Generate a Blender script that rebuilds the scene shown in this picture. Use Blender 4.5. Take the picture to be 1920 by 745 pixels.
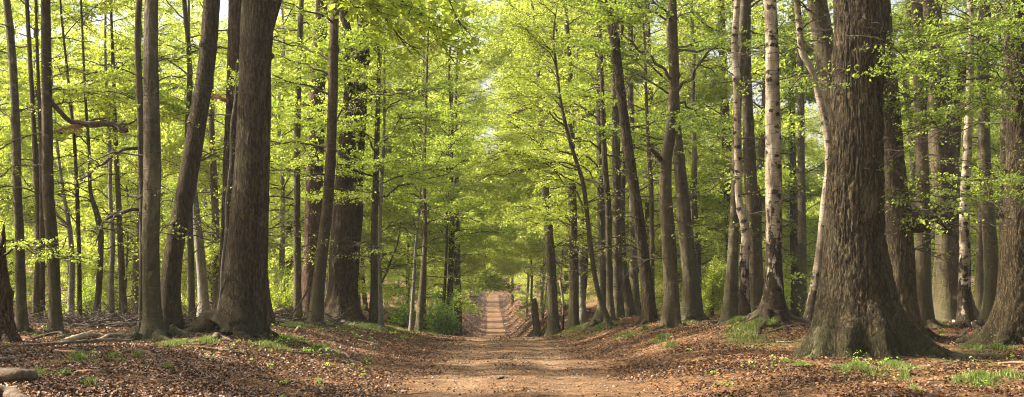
import bpy, math
import numpy as np

# ------------------------------------------------------------------ camera, light
for o in list(bpy.data.objects): bpy.data.objects.remove(o)
S = bpy.context.scene
COL = S.collection
F, HZ, CX, CZ = 2637.0, 520.0, 960.0, 1.7        # focal length and horizon in photo pixels, eye height

cam = bpy.data.cameras.new('camera'); camo = bpy.data.objects.new('camera', cam); COL.objects.link(camo)
camo.location = (0, 0, CZ); camo.rotation_euler = (math.pi/2, 0, 0)
cam.sensor_width = 36; cam.lens = 36*F/1920; cam.shift_y = (HZ-372.5)/1920
cam.clip_end = 3000; cam.clip_start = .1
S.camera = camo

SUN_EL, SUN_AZ = math.radians(43), math.radians(-80)   # azimuth from +Y towards +X
W = bpy.data.worlds.new("World"); S.world = W; W.use_nodes = True
wn = W.node_tree.nodes; wl = W.node_tree.links
sky = wn.new('ShaderNodeTexSky'); sky.sky_type = 'NISHITA'; sky.sun_disc = False
sky.sun_elevation = SUN_EL; sky.sun_rotation = SUN_AZ; sky.dust_density = 8.0; sky.air_density = 1.0
wn['Background'].inputs[1].default_value = .12
wl.new(sky.outputs[0], wn['Background'].inputs[0])
sl = bpy.data.lights.new('sun', 'SUN'); sl.energy = 5.0; sl.angle = math.radians(.6); sl.color = (1, .9, .74)
so = bpy.data.objects.new('sun', sl); COL.objects.link(so)
from mathutils import Vector
sd = Vector((math.sin(SUN_AZ)*math.cos(SUN_EL), math.cos(SUN_AZ)*math.cos(SUN_EL), math.sin(SUN_EL)))
so.rotation_euler = sd.to_track_quat('Z', 'Y').to_euler(); so.location = (0, 0, 60)
S.view_settings.view_transform = 'Standard'; S.view_settings.look = 'None'
S.view_settings.exposure = 1.9; S.view_settings.gamma = 1
S.render.engine = 'CYCLES'
S.cycles.max_bounces = 7; S.cycles.diffuse_bounces = 4; S.cycles.transmission_bounces = 4
S.cycles.glossy_bounces = 1; S.cycles.caustics_reflective = False; S.cycles.caustics_refractive = False
S.cycles.use_denoising = True
try: S.cycles.denoising_prefilter = 'NONE'
except Exception: pass
S.cycles.filter_width = 1.1

HAZE = .00035
S.cycles.volume_bounces = 0
R = np.random.default_rng(7)
# ------------------------------------------------------------------ helpers
_T = np.random.default_rng(3).random((64, 64, 64))
def noise(x, y, z=0.0):
    x, y, z = np.broadcast_arrays(np.asarray(x, float), np.asarray(y, float), np.asarray(z, float))
    xi, yi, zi = np.floor(x).astype(int), np.floor(y).astype(int), np.floor(z).astype(int)
    fx, fy, fz = x-xi, y-yi, z-zi
    fx, fy, fz = [f*f*(3-2*f) for f in (fx, fy, fz)]
    r = 0
    for a in (0, 1):
        for b in (0, 1):
            for c in (0, 1):
                r = r + _T[(xi+a) & 63, (yi+b) & 63, (zi+c) & 63]*(fx if a else 1-fx)*(fy if b else 1-fy)*(fz if c else 1-fz)
    return r*2-1
def fbm(x, y, z=0.0, o=3):
    r, a = 0, 1.0
    for k in range(o):
        r = r + a*noise(x*2**k+k*9.1, y*2**k+k*4.7, z*2**k+k*2.3); a *= .5
    return r
def sstep(a, b, v):
    t = np.clip((v-a)/(b-a), 0, 1); return t*t*(3-2*t)

PY = [-50, 0, 20, 30, 40, 46, 52, 60, 75, 95, 120, 145, 165, 200, 260, 300, 420, 700, 2500]
PZ = [0, 0, 0, -.03, -.14, -.25, -.5, -1.0, -1.9, -2.9, -3.75, -4.25, -4.0, -3.0, -.8, -.3, 2.5, 10, 40]
_py = np.linspace(-50, 2500, 5101)
_pz = np.interp(_py, PY, PZ)
_pz = np.convolve(np.pad(_pz, 8, mode='edge'), np.ones(17)/17, 'valid')
def road_x(y): return .3-.0145*y + .12*np.sin(y*.05)
def road_hw(y): return np.interp(y, [0, 20, 45, 100, 300], [1.95, 1.85, 1.35, 1.1, 1.1])
def ground(x, y):
    x = np.asarray(x, float); y = np.asarray(y, float)
    h = np.interp(y, _py, _pz)
    dx = x-road_x(y); ad = np.abs(dx)
    hw = road_hw(y)
    left = dx < 0
    bl = .56*sstep(.75, 4.6, ad-hw*.55)
    br = (.30+.28*sstep(20, 34, y))*sstep(.55, 3.0, ad-hw*.62)
    b = np.where(left, bl, br)
    far = sstep(55, 80, y)
    b = b + far*(1.3*sstep(.6, 3.2, ad-.7) + 1.6*sstep(3, 16, ad))
    h = h + b
    hill = sstep(85, 230, y)*sstep(6, 60, ad)*np.where(left, 10.0, 6.0)
    h = h + hill*(1-sstep(600, 1200, y)*.5)
    h = h - sstep(46, 75, y)*(1-sstep(85, 160, y))*1.0*sstep(5, 12, ad)   # the wood drops away behind the bank
    # birch mound and root mounds
    def mound(mx, my, rx, ry, a): return a*np.exp(-(((x-mx)/rx)**2+((y-my)/ry)**2))
    h = h + mound(5.4, 29.2, 1.15, 1.3, .42) + mound(6.1, 23.9, 1.0, .9, .10) + mound(-5.3, 27, 1.2, 1.2, .12)
    h = h + mound(2.5, 41.5, 1.4, 2.5, .12) + mound(9.8, 27.2, .9, .9, .08)
    off = sstep(-.3, 1.0, ad-hw)
    near = 1-sstep(60, 120, y)
    h = h + fbm(x*.45, y*.45, 1.3, 3)*.07*off + noise(x*2.6, y*2.6, 5)*.018*(.3+off)*near + noise(x*7, y*7, 8)*.008*near
    # ruts, soft centre strip
    h = h - .035*np.exp(-((ad-.75)/.28)**2)*near*(.6+.4*noise(x*.4, y*.15, 3))
    h = h + .05*np.exp(-((dx-.15)/.28)**2)*np.exp(-((y-19.5)/2.2)**2)*(1+noise(x*5, y*3, 2))
    h = h - .09*np.exp(-(((x-2.05)/.35)**2+((y-20.8)/1.2)**2))
    return h
def world(px, py, d): return np.array([(px-CX)*d/F, d, CZ-(py-HZ)*d/F])
def on_ground(px, py):
    ds = np.concatenate([np.arange(8, 60, .02), np.arange(60, 400, .2)])
    x = (px-CX)*ds/F; z = CZ-(py-HZ)*ds/F; g = ground(x, ds)
    k = np.argmax(z <= g)
    if z[k] > g[k]: k = len(ds)-1
    return np.array([x[k], ds[k], g[k]])

def tagit(o, label=None, cat=None, group=None, kind=None):
    if label: o['label'] = label
    if cat: o['category'] = cat
    if group: o['group'] = group
    if kind: o['kind'] = kind
    return o
def mesh(name, V, faces, mats, parent=None, midx=None, smooth=True, attrs=None):
    """faces: list of (n,k) index arrays"""
    me = bpy.data.meshes.new(name)
    V = np.asarray(V, np.float32)
    me.vertices.add(len(V)); me.vertices.foreach_set('co', V.ravel())
    loops = np.concatenate([f.ravel() for f in faces]).astype(np.int32)
    sizes = np.concatenate([np.full(len(f), f.shape[1], np.int32) for f in faces])
    starts = np.concatenate([[0], np.cumsum(sizes)[:-1]]).astype(np.int32)
    me.loops.add(len(loops)); me.loops.foreach_set('vertex_index', loops)
    me.polygons.add(len(sizes)); me.polygons.foreach_set('loop_start', starts)
    me.polygons.foreach_set('loop_total', sizes)
    if midx is not None: me.polygons.foreach_set('material_index', np.asarray(midx, np.int32))
    me.polygons.foreach_set('use_smooth', np.full(len(sizes), smooth) if np.isscalar(smooth) else smooth)
    for m in mats: me.materials.append(m)
    for k, v in (attrs or {}).items():
        a = me.attributes.new(k, 'FLOAT', 'POINT'); a.data.foreach_set('value', np.asarray(v, np.float32))
    me.update(calc_edges=True)
    o = bpy.data.objects.new(name, me); COL.objects.link(o)
    if parent is not None: o.parent = parent
    return o
def empty(name, loc, rz=0):
    o = bpy.data.objects.new(name, None); COL.objects.link(o); o.location = loc; o.rotation_euler = (0, 0, rz)
    o.empty_display_size = .3
    return o

def spline(P, n):
    P = np.asarray(P, float)
    if len(P) == 2: P = np.array([P[0], (P[0]+P[1])/2, P[1]])
    seg = np.linalg.norm(np.diff(P[:, :3], axis=0), axis=1); t = np.concatenate([[0], np.cumsum(seg)])
    m = np.gradient(P, t, axis=0)
    u = np.linspace(0, t[-1], n); k = np.clip(np.searchsorted(t, u, 'right')-1, 0, len(t)-2)
    hh = (t[k+1]-t[k])[:, None]; s = ((u-t[k])[:, None])/hh
    return (2*s**3-3*s**2+1)*P[k]+(s**3-2*s**2+s)*hh*m[k]+(-2*s**3+3*s**2)*P[k+1]+(s**3-s**2)*hh*m[k+1]
def frames(C):
    T = np.gradient(C, axis=0); T /= np.linalg.norm(T, axis=1)[:, None]+1e-9
    up = np.array([0, 0, 1.0]) if abs(T[:, 2]).mean() < .75 else np.array([0, 1.0, 0])
    A = np.cross(T, up); A /= np.linalg.norm(A, axis=1)[:, None]+1e-9
    B = np.cross(A, T)
    return T, A, B
class MB:
    def __init__(s): s.V = []; s.F = {3: [], 4: []}; s.M = {3: [], 4: []}; s.n = 0
    def add(s, V, Fc, m=0):
        s.V.append(V); k = Fc.shape[1]; s.F[k].append(Fc+s.n); s.M[k].append(np.full(len(Fc), m)); s.n += len(V)
    def tube(s, C, r, seg=8, m=0, rough=0, cap=True, rng=R, fr=9):
        C = np.asarray(C, float); n = len(C); r = np.broadcast_to(np.asarray(r, float), (n,))
        T, A, B = frames(C); th = np.arange(seg)*2*np.pi/seg
        rr = r[:, None]*np.ones(seg)
        if rough:
            off = rng.random()*50
            X = C[:, None, :]+r[:, None, None]*(np.cos(th)[None, :, None]*A[:, None, :]+np.sin(th)[None, :, None]*B[:, None, :])
            rr = rr*(1+rough*fbm(X[..., 0]*fr+off, X[..., 1]*fr, X[..., 2]*fr, 2))
        X = C[:, None, :]+rr[..., None]*(np.cos(th)[None, :, None]*A[:, None, :]+np.sin(th)[None, :, None]*B[:, None, :])
        i = np.arange(n-1)[:, None]*seg; j = np.arange(seg)[None, :]; j2 = (j+1) % seg
        Fq = np.stack([i+j, i+j2, i+seg+j2, i+seg+j], -1).reshape(-1, 4)
        V = X.reshape(-1, 3)
        if cap:
            b = len(V); V = np.vstack([V, C[0], C[-1]])
            jj = np.arange(seg); j3 = (jj+1) % seg
            s.add(V, Fq, m)
            base = s.n-len(V)
            t1 = np.stack([j3, jj, np.full(seg, b)], -1); t2 = np.stack([(n-1)*seg+jj, (n-1)*seg+j3, np.full(seg, b+1)], -1)
            s.F[3].append(np.vstack([t1, t2])+base); s.M[3].append(np.full(2*seg, m))
        else: s.add(V, Fq, m)
    def build(s, name, mats, parent=None, origin=None, leafmat=None, **k):
        V = np.vstack(s.V)
        if origin is not None: V = V-np.asarray(origin)
        f, mi = [], []
        for q in (3, 4):
            if s.F[q]: f.append(np.vstack(s.F[q])); mi.append(np.concatenate(s.M[q]))
        mi = np.concatenate(mi)
        return mesh(name, V, f, mats, parent, mi, smooth=(mi == 0) if leafmat else True, **k)

def thin_segments(mb, P0, P1, r0, r1, m=0):
    """many 3-sided twigs at once"""
    n = len(P0)
    if n == 0: return
    D = P1-P0; D /= np.linalg.norm(D, axis=1)[:, None]+1e-9
    A = np.cross(D, [0.13, .21, .97]); A /= np.linalg.norm(A, axis=1)[:, None]+1e-9
    B = np.cross(A, D)
    V = np.zeros((n, 6, 3))
    for k in range(3):
        c, s_ = math.cos(k*2.0944), math.sin(k*2.0944)
        o = c*A+s_*B
        V[:, k] = P0+o*np.reshape(r0, (-1, 1)); V[:, 3+k] = P1+o*np.reshape(r1, (-1, 1))
    f = np.array([[0, 1, 4, 3], [1, 2, 5, 4], [2, 0, 3, 5]])
    Fq = (np.arange(n)[:, None, None]*6+f[None]).reshape(-1, 4)
    mb.add(V.reshape(-1, 3), Fq, m)
def leaves(mb, P, size, rng, m=1, tilt=.8, wr=.66, droop=.55, U=None):
    n = len(P)
    if n == 0: return
    a = rng.random(n)*2*np.pi
    u = np.stack([np.cos(a), np.sin(a), rng.normal(-droop, .35, n)], -1)
    if U is not None: u = u*.8+U*.9
    u /= np.linalg.norm(u, axis=1)[:, None]
    nr = np.stack([rng.normal(0, tilt, n), rng.normal(0, tilt, n), np.ones(n)], -1)
    v = np.cross(nr, u); v /= np.linalg.norm(v, axis=1)[:, None]+1e-9
    w = np.cross(u, v)
    L = (size*(.6+.7*rng.random(n)))[:, None]; Wd = L*wr*.5
    lift = w*Wd*.35
    V = np.stack([P-u*L*.5, P+v*Wd-u*L*.06+lift, P+u*L*.5, P-v*Wd-u*L*.06+lift], 1)
    mb.add(V.reshape(-1, 3), np.arange(n*4).reshape(n, 4), m)

# ------------------------------------------------------------------ materials
def newmat(name):
    m = bpy.data.materials.new(name); m.use_nodes = True; nt = m.node_tree; nt.nodes.clear()
    return m, nt, nt.nodes, nt.links
class NG:
    def __init__(s, name):
        s.m, s.t, s.n, s.l = newmat(name); s.out = s.n.new('ShaderNodeOutputMaterial')
    def node(s, typ, inp=None, **k):
        x = s.n.new(typ)
        for a, b in k.items(): setattr(x, a, b)
        for a, b in (inp or {}).items():
            if isinstance(b, bpy.types.NodeSocket): s.l.new(b, x.inputs[a])
            else: x.inputs[a].default_value = b
        return x
    def coords(s, scale=(1, 1, 1), rnd=True):
        tc = s.node('ShaderNodeTexCoord'); v = tc.outputs['Object']
        if rnd:
            oi = s.node('ShaderNodeObjectInfo')
            mu = s.node('ShaderNodeMath', {0: oi.outputs['Random'], 1: 37.0}, operation='MULTIPLY')
            ad = s.node('ShaderNodeVectorMath', {0: v, 1: mu.outputs[0]}, operation='ADD'); v = ad.outputs[0]
        return s.node('ShaderNodeMapping', {'Vector': v, 'Scale': scale}).outputs[0]
    def noise(s, v, sc, det=4, rough=.55, dist=0): return s.node('ShaderNodeTexNoise', {'Vector': v, 'Scale': sc, 'Detail': det, 'Roughness': rough, 'Distortion': dist}).outputs['Fac']
    def vor(s, v, sc, feature='F1', out='Distance', rnd=1.0): return s.node('ShaderNodeTexVoronoi', {'Vector': v, 'Scale': sc, 'Randomness': rnd}, feature=feature).outputs[out]
    def ramp(s, f, stops, interp='LINEAR'):
        x = s.node('ShaderNodeValToRGB', {'Fac': f}); e = x.color_ramp.elements; x.color_ramp.interpolation = interp
        while len(e) < len(stops): e.new(.5)
        for k, (p, c) in enumerate(stops):
            e[k].position = p; e[k].color = (*c, 1) if len(c) == 3 else c
        return x.outputs[0]
    def rng(s, f, a, b, c=0, d=1): return s.node('ShaderNodeMapRange', {'Value': f, 'From Min': a, 'From Max': b, 'To Min': c, 'To Max': d}).outputs[0]
    def mix(s, f, a, b, blend='MIX'):
        x = s.node('ShaderNodeMix', data_type='RGBA', blend_type=blend)
        for i, v in ((0, f), (6, a), (7, b)):
            if isinstance(v, bpy.types.NodeSocket): s.l.new(v, x.inputs[i])
            else: x.inputs[i].default_value = (v if i == 0 else ((*v, 1) if len(v) == 3 else v))
        return x.outputs[2]
    def math(s, op, a, b=0.0, clamp=False):
        x = s.node('ShaderNodeMath', {0: a, 1: b}, operation=op); x.use_clamp = clamp; return x.outputs[0]
    def bump(s, h, dist, strength=1.0): return s.node('ShaderNodeBump', {'Height': h, 'Distance': dist, 'Strength': strength}).outputs[0]
    def surf(s, col, rough=.9, nrm=None, spec=.3):
        b = s.node('ShaderNodeBsdfPrincipled', {'Base Color': col if isinstance(col, bpy.types.NodeSocket) else (*col, 1), 'Roughness': rough, 'Specular IOR Level': spec})
        if nrm is not None: s.l.new(nrm, b.inputs['Normal'])
        s.l.new(b.outputs[0], s.out.inputs[0]); return s.m
    def z(s):
        tc = s.node('ShaderNodeTexCoord'); return s.node('ShaderNodeSeparateXYZ', {0: tc.outputs['Object']}).outputs[2]

def beech_bark(name, c1, c2, moss=(.07, .075, .024), mossamt=.35):
    g = NG(name); v = g.coords((1, 1, .3)); vh = g.coords((1, 1, 6.0))
    n1 = g.noise(v, 2.6, 6, .7, .6); n2 = g.noise(g.coords((1, 1, .45)), 11, 5, .7); n3 = g.noise(vh, 4, 4, .65)
    st = g.noise(g.coords((1, 1, .08)), 13, 4, .65)
    col = g.ramp(n1, [(.34, tuple(x*.7 for x in c1)), (.5, c1), (.66, c2)])
    col = g.mix(g.rng(n2, .5, .68, 0, .85), col, tuple(x*.38 for x in c1))
    col = g.mix(g.rng(st, .52, .7, 0, .6), col, tuple(x*.5 for x in c1))
    col = g.mix(g.rng(n3, .56, .72, 0, .5), col, tuple(min(1, x*1.5) for x in c2))
    li = g.noise(g.coords((1, 1, .7)), 7, 4, .6)
    col = g.mix(g.rng(li, .62, .68, 0, .5), col, tuple(min(1, x*1.7) for x in c2))
    zf = g.rng(g.z(), 0.0, 5.0, .22, -.06)
    mo = g.math('MULTIPLY', g.rng(g.math('ADD', g.noise(g.coords((1, 1, .3)), 1.6, 5, .7), zf), .5, .72), mossamt, True)
    col = g.mix(mo, col, moss)
    h = g.math('ADD', g.math('MULTIPLY', n2, .8), g.math('ADD', g.math('MULTIPLY', n3, .5), g.math('MULTIPLY', st, .8)))
    return g.surf(col, .85, g.bump(h, .045, 1.0), .2)
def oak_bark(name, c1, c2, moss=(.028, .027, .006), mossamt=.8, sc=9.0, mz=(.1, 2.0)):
    g = NG(name); v0 = g.coords((1, 1, .3))
    wob = g.node('ShaderNodeTexNoise', {'Vector': g.coords((1, 1, .5)), 'Scale': 5.0, 'Detail': 3.0})
    v = g.node('ShaderNodeVectorMath', {0: v0, 1: g.node('ShaderNodeVectorMath', {0: wob.outputs['Color'], 'Scale': .09}, operation='SCALE').outputs[0]}, operation='ADD').outputs[0]
    e = g.rng(g.vor(v, sc, 'DISTANCE_TO_EDGE'), 0.0, .22)
    fu = g.math('ABSOLUTE', g.math('SUBTRACT', g.noise(g.coords((1, 1, .16)), sc*.8, 4, .6, .5), .5))
    ef = g.math('MULTIPLY', g.rng(fu, 0.0, .075), g.rng(e, 0, 1, .55, 1))
    n = g.noise(g.coords((1, 1, .5)), 24, 5, .7); big = g.noise(g.coords((1, 1, .4)), 1.4, 3, .5)
    col = g.mix(ef, tuple(x*.35 for x in c1), g.ramp(g.math('ADD', g.math('MULTIPLY', n, .6), g.math('MULTIPLY', big, .4)), [(.35, c1), (.62, c2)]))
    li = g.noise(g.coords((1, 1, .6)), 1.9, 6, .75)
    col = g.mix(g.rng(li, .56, .66, 0, .5), col, (.12, .115, .06))
    col = g.mix(g.rng(g.noise(g.coords((1, 1, .25)), 2.3, 5, .7), .55, .7, 0, .6), col, tuple(x*.45 for x in c1))
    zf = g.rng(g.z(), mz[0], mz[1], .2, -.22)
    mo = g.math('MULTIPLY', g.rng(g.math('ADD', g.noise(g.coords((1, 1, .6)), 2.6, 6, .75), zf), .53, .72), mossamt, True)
    col = g.mix(mo, col, g.ramp(n, [(.3, tuple(x*.5 for x in moss)), (.7, moss)]))  # moss towards the foot, its colour also deepened for the shade there
    h = g.math('ADD', g.math('MULTIPLY', ef, 1.0), g.math('MULTIPLY', n, .45))
    return g.surf(col, .92, g.bump(h, .022, 1.0), .15)
def birch_bark(name, zb=1.6):
    g = NG(name); v = g.coords((1, 1, 1))
    n1 = g.noise(g.coords((1, 1, .8)), 3, 4, .6)
    col = g.ramp(n1, [(.34, (.13, .10, .065)), (.5, (.27, .22, .155)), (.66, (.40, .345, .26))])
    lent = g.noise(g.coords((1.6, 1.6, 16)), 2.6, 3, .6)
    col = g.mix(g.rng(lent, .57, .63), col, (.12, .085, .06))
    patch = g.vor(g.coords((1.3, 1.3, 1.7)), 3.6); pn = g.noise(g.coords((1, 1, 1.6)), 8, 5, .75)
    pp = g.rng(g.math('ADD', patch, g.math('MULTIPLY', pn, 1.3)), .94, .86)
    col = g.mix(pp, col, (.035, .028, .02))
    crk = g.noise(g.coords((1.5, 1.5, .5)), 5.5, 5, .7)
    low = g.rng(g.math('ADD', crk, g.rng(g.z(), 0.0, zb*1.7, .15, -.14)), .50, .53)
    col = g.mix(low, col, g.ramp(pn, [(.3, (.010, .008, .005)), (.7, (.055, .04, .024))]))
    h = g.math('SUBTRACT', g.math('MULTIPLY', n1, .3), g.math('ADD', g.math('MULTIPLY', low, .5), pp))
    return g.surf(col, .85, g.bump(g.math('ADD', h, g.math('MULTIPLY', crk, 1.6)), .035, 1.0), .08)
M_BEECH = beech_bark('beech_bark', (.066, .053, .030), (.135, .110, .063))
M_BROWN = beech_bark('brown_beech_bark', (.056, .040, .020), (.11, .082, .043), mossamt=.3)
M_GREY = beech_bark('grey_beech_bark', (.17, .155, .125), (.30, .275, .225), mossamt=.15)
M_OAK = oak_bark('oak_bark', (.042, .031, .015), (.098, .074, .039), sc=20)
M_OAK2 = oak_bark('fine_oak_bark', (.048, .034, .016), (.096, .070, .034), sc=26, mz=(0, .8), mossamt=.6)
M_RED = oak_bark('reddish_oak_bark', (.065, .037, .02), (.135, .085, .048), sc=20, mz=(-1, .3), mossamt=.3)
M_BIRCH = birch_bark('birch_bark')
M_BIRCH2 = birch_bark('young_birch_bark', .9)
M_TWIG = NG('twig_bark').surf((.055, .04, .027), .85)
def wood_mat(name, c1, c2, moss=0):
    g = NG(name); n = g.noise(g.coords((6, 6, 6)), 2.5, 5, .7)
    col = g.ramp(n, [(.3, c1), (.7, c2)])
    if moss: col = g.mix(g.math('MULTIPLY', g.rng(g.noise(g.coords(), 2.2, 4), .42, .6), moss), col, (.065, .072, .016))
    return g.surf(col, .85, g.bump(n, .02))
M_LOG = wood_mat('log_bark', (.035, .024, .015), (.15, .10, .06))
M_PALE = wood_mat('barkless_wood', (.2, .14, .085), (.5, .38, .25))
M_REDW = wood_mat('rotting_wood', (.22, .1, .05), (.42, .24, .13))
M_MOSSY = wood_mat('mossy_wood', (.10, .08, .04), (.2, .16, .09), .9)
M_MOSSD = wood_mat('mossy_root_bark', (.03, .022, .014), (.09, .065, .04), .75)
M_STONE = wood_mat('stone', (.16, .12, .08), (.34, .28, .2))

def leaf_mat(name, stops, trans=.55, tcol=(1.12, 1.12, .85)):
    g = NG(name); ge = g.node('ShaderNodeNewGeometry')
    tc = g.node('ShaderNodeTexCoord')
    big = g.noise(tc.outputs['Object'], .55, 3)
    f = g.math('ADD', g.math('MULTIPLY', ge.outputs['Random Per Island'], .6), g.math('MULTIPLY', big, .4))
    orr = g.node('ShaderNodeObjectInfo').outputs['Random']
    f = g.math('ADD', f, g.math('MULTIPLY', g.math('SUBTRACT', orr, .5), .38))
    col = g.ramp(f, stops)
    tcl = g.mix(1.0, col, tcol, 'MULTIPLY')
    d = g.node('ShaderNodeBsdfPrincipled', {'Base Color': col, 'Roughness': .5, 'Specular IOR Level': .25})
    t = g.node('ShaderNodeBsdfTranslucent', {'Color': tcl})
    mx = g.node('ShaderNodeMixShader', {0: trans, 1: d.outputs[0], 2: t.outputs[0]})
    g.l.new(mx.outputs[0], g.out.inputs[0]); return g.m
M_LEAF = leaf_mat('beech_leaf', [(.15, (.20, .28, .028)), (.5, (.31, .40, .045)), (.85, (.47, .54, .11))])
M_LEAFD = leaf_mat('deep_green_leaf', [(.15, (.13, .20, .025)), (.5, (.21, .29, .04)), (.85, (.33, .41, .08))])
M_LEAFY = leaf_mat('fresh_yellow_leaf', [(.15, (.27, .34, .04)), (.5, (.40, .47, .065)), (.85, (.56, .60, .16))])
M_LEAFG = leaf_mat('shrub_leaf', [(.15, (.12, .24, .03)), (.5, (.20, .35, .05)), (.85, (.33, .48, .09))])
M_GRASS = leaf_mat('grass_blade', [(.15, (.07, .10, .022)), (.5, (.13, .18, .035)), (.85, (.24, .28, .08))], .35)
def litter_mat():
    g = NG('dead_leaf'); ge = g.node('ShaderNodeNewGeometry')
    tc = g.node('ShaderNodeTexCoord'); big = g.noise(tc.outputs['Object'], .5, 3)
    f = g.math('ADD', g.math('MULTIPLY', ge.outputs['Random Per Island'], .86), g.math('MULTIPLY', g.math('SUBTRACT', big, .5), .3))
    col = g.ramp(f, [(.0, (.03, .018, .010)), (.3, (.062, .03, .012)), (.6, (.145, .066, .021)), (.85, (.25, .12, .042)), (.95, (.33, .19, .09)), (1, (.46, .34, .22))])
    d = g.node('ShaderNodeBsdfPrincipled', {'Base Color': col, 'Roughness': .55, 'Specular IOR Level': .4})
    t = g.node('ShaderNodeBsdfTranslucent', {'Color': col})
    g.l.new(g.node('ShaderNodeMixShader', {0: .12, 1: d.outputs[0], 2: t.outputs[0]}).outputs[0], g.out.inputs[0]); return g.m
M_LITTER = litter_mat()

def ground_mat():
    g = NG('forest_floor'); tc = g.node('ShaderNodeTexCoord'); v = tc.outputs['Object']
    road = g.node('ShaderNodeAttribute', attribute_name='road').outputs['Fac']
    moss = g.node('ShaderNodeAttribute', attribute_name='moss').outputs['Fac']
    vc = g.node('ShaderNodeTexVoronoi', {'Vector': v, 'Scale': 19.0, 'Randomness': 1.0})
    cellr = g.node('ShaderNodeSeparateColor', {0: vc.outputs['Color']}).outputs[0]
    big = g.noise(v, .6, 5, .6)
    f = g.math('ADD', g.math('MULTIPLY', cellr, .7), g.math('MULTIPLY', big, .35))
    lit = g.ramp(f, [(.1, (.03, .017, .009)), (.4, (.075, .036, .016)), (.65, (.15, .072, .024)), (.95, (.27, .15, .07))])
    soil = g.ramp(g.noise(v, 7, 6, .7), [(.35, (.03, .02, .011)), (.65, (.10, .055, .026))])
    lit = g.mix(g.rng(g.noise(v, 1.7, 5, .65), .5, .66), lit, soil)
    fine = g.noise(v, 30, 6, .75); med = g.noise(v, 2.2, 5, .65)
    st = g.noise(g.node('ShaderNodeMapping', {'Vector': v, 'Scale': (.25, 1, 1)}).outputs[0], 6, 5, .7)
    dirt = g.ramp(g.math('ADD', g.math('MULTIPLY', med, .5), g.math('MULTIPLY', g.math('ADD', fine, st), .27)), [(.38, (.045, .024, .011)), (.53, (.12, .066, .030)), (.68, (.26, .155, .08))])
    rr = g.rng(g.math('ADD', road, g.math('MULTIPLY', g.math('SUBTRACT', g.noise(v, 3.1, 6, .75), .5), 1.1)), .35, .65)
    col = g.mix(rr, lit, dirt)
    mcol = g.ramp(g.noise(v, 11, 5, .7), [(.3, (.05, .055, .012)), (.7, (.13, .13, .03))])
    mm = g.rng(g.math('ADD', moss, g.math('MULTIPLY', g.math('SUBTRACT', g.noise(v, 5, 6, .75), .5), 1.3)), .42, .75, 0, .8)
    col = g.mix(mm, col, mcol)
    rutm = g.node('ShaderNodeAttribute', attribute_name='rut').outputs['Fac']
    col = g.mix(g.math('MULTIPLY', rutm, .42), col, (.34, .225, .13))
    h = g.math('ADD', g.math('MULTIPLY', fine, .5), g.math('ADD', g.math('MULTIPLY', vc.outputs['Distance'], .6), g.noise(v, 9, 5, .7)))
    return g.surf(col, .95, g.bump(h, .045, .9), .15)
M_GROUND = ground_mat()

# ------------------------------------------------------------------ ground
def geo(a, b, n): return a*(b/a)**(np.arange(1, n+1)/n)
xs_h = np.concatenate([np.arange(0, 14, .1), geo(14, 1500, 90)])
xs = np.concatenate([-xs_h[:0:-1], xs_h])
ys = np.concatenate([-geo(4, 300, 14)[::-1], np.arange(-4, 14, .5), np.arange(14, 50, .08), geo(50, 2400, 230)])
GX, GY = np.meshgrid(xs, ys); GZ = ground(GX, GY)
nx, ny = len(xs), len(ys)
i = (np.arange(ny-1)[:, None]*nx+np.arange(nx-1)[None]).reshape(-1)
dxr = GX-road_x(GY); adr = np.abs(dxr); hw = road_hw(GY)
farr = sstep(60, 100, GY)
road = (1-sstep(-.25, .55, adr-hw))*(1-farr)*.95*(1-.45*np.exp(-(adr/.34)**2)) + farr*(1-sstep(.10, .42, np.abs(adr-.62+.15*noise(GX*.1, GY*.2, 2))))*.55 + farr*(1-sstep(.4, 1.3, adr))*.12
GRASS_SPOTS = [(135,670,30,7,1),(150,678,40,6,.8),(215,672,26,6,.6),(255,670,14,5,.7),(70,708,34,8,.8),(50,738,40,9,.9),(120,705,12,5,.5),(170,722,24,6,.5),
 (290,640,20,5,.4),(330,648,50,6,.6),(390,640,40,6,.5),(300,690,40,6,.5),(560,612,60,8,.8),(620,612,60,9,1),(690,614,50,8,1),(640,600,50,5,.9),(590,606,30,6,.8),(540,640,40,9,.5),(600,655,30,8,.5),(505,630,20,6,.7),
 (730,618,50,7,.9),(790,624,50,4,.7),(840,628,30,3,.6),(500,650,60,8,.35),(470,620,20,5,.8),
 (1010,627,30,4,.9),(1040,622,40,5,1),(1080,617,50,4,1),(1130,614,30,4,.9),(1175,630,30,6,.5),(1238,636,26,5,.9),(1255,650,20,5,.6),(1290,604,20,5,.7),
 (1385,604,40,8,1),(1425,606,40,8,1),(1450,610,30,7,.9),(1400,615,40,7,.6),(1500,690,26,8,.8),(1610,694,60,9,1),(1680,690,40,9,1),(1700,704,20,5,.7),(1585,698,20,8,.8),
 (1640,660,12,4,.7),(1840,710,60,9,1),(1890,706,30,6,.8),(1855,722,30,7,.8),(1800,718,20,5,.5),(1830,655,16,5,.6),(1870,655,50,6,.5),(1755,608,14,3,.7),(1715,735,8,4,.7),(1690,715,12,4,.5)]
GS = []
for (px, py, rx, ry, a) in GRASS_SPOTS:
    c = on_ground(px, py); f_, n_ = on_ground(px, py-ry), on_ground(px, min(py+ry, 760))
    GS.append((c[0], c[1], rx*c[1]/F, max(.15, min(2.5, (f_[1]-n_[1])/2)), a))
MOSS_SPOTS = [(1700,655,110,16,.9),(1500,640,60,14,.5),(1420,640,80,20,.4),(1800,670,90,14,.5),(1500,585,50,8,.5),(1350,650,70,14,.3),(260,655,60,10,.4),(620,615,120,14,.5),(420,645,60,8,.4),(1100,622,90,8,.6),(1620,700,150,20,.5),(1870,690,60,20,.5)]
moss = np.zeros_like(GX)
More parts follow.
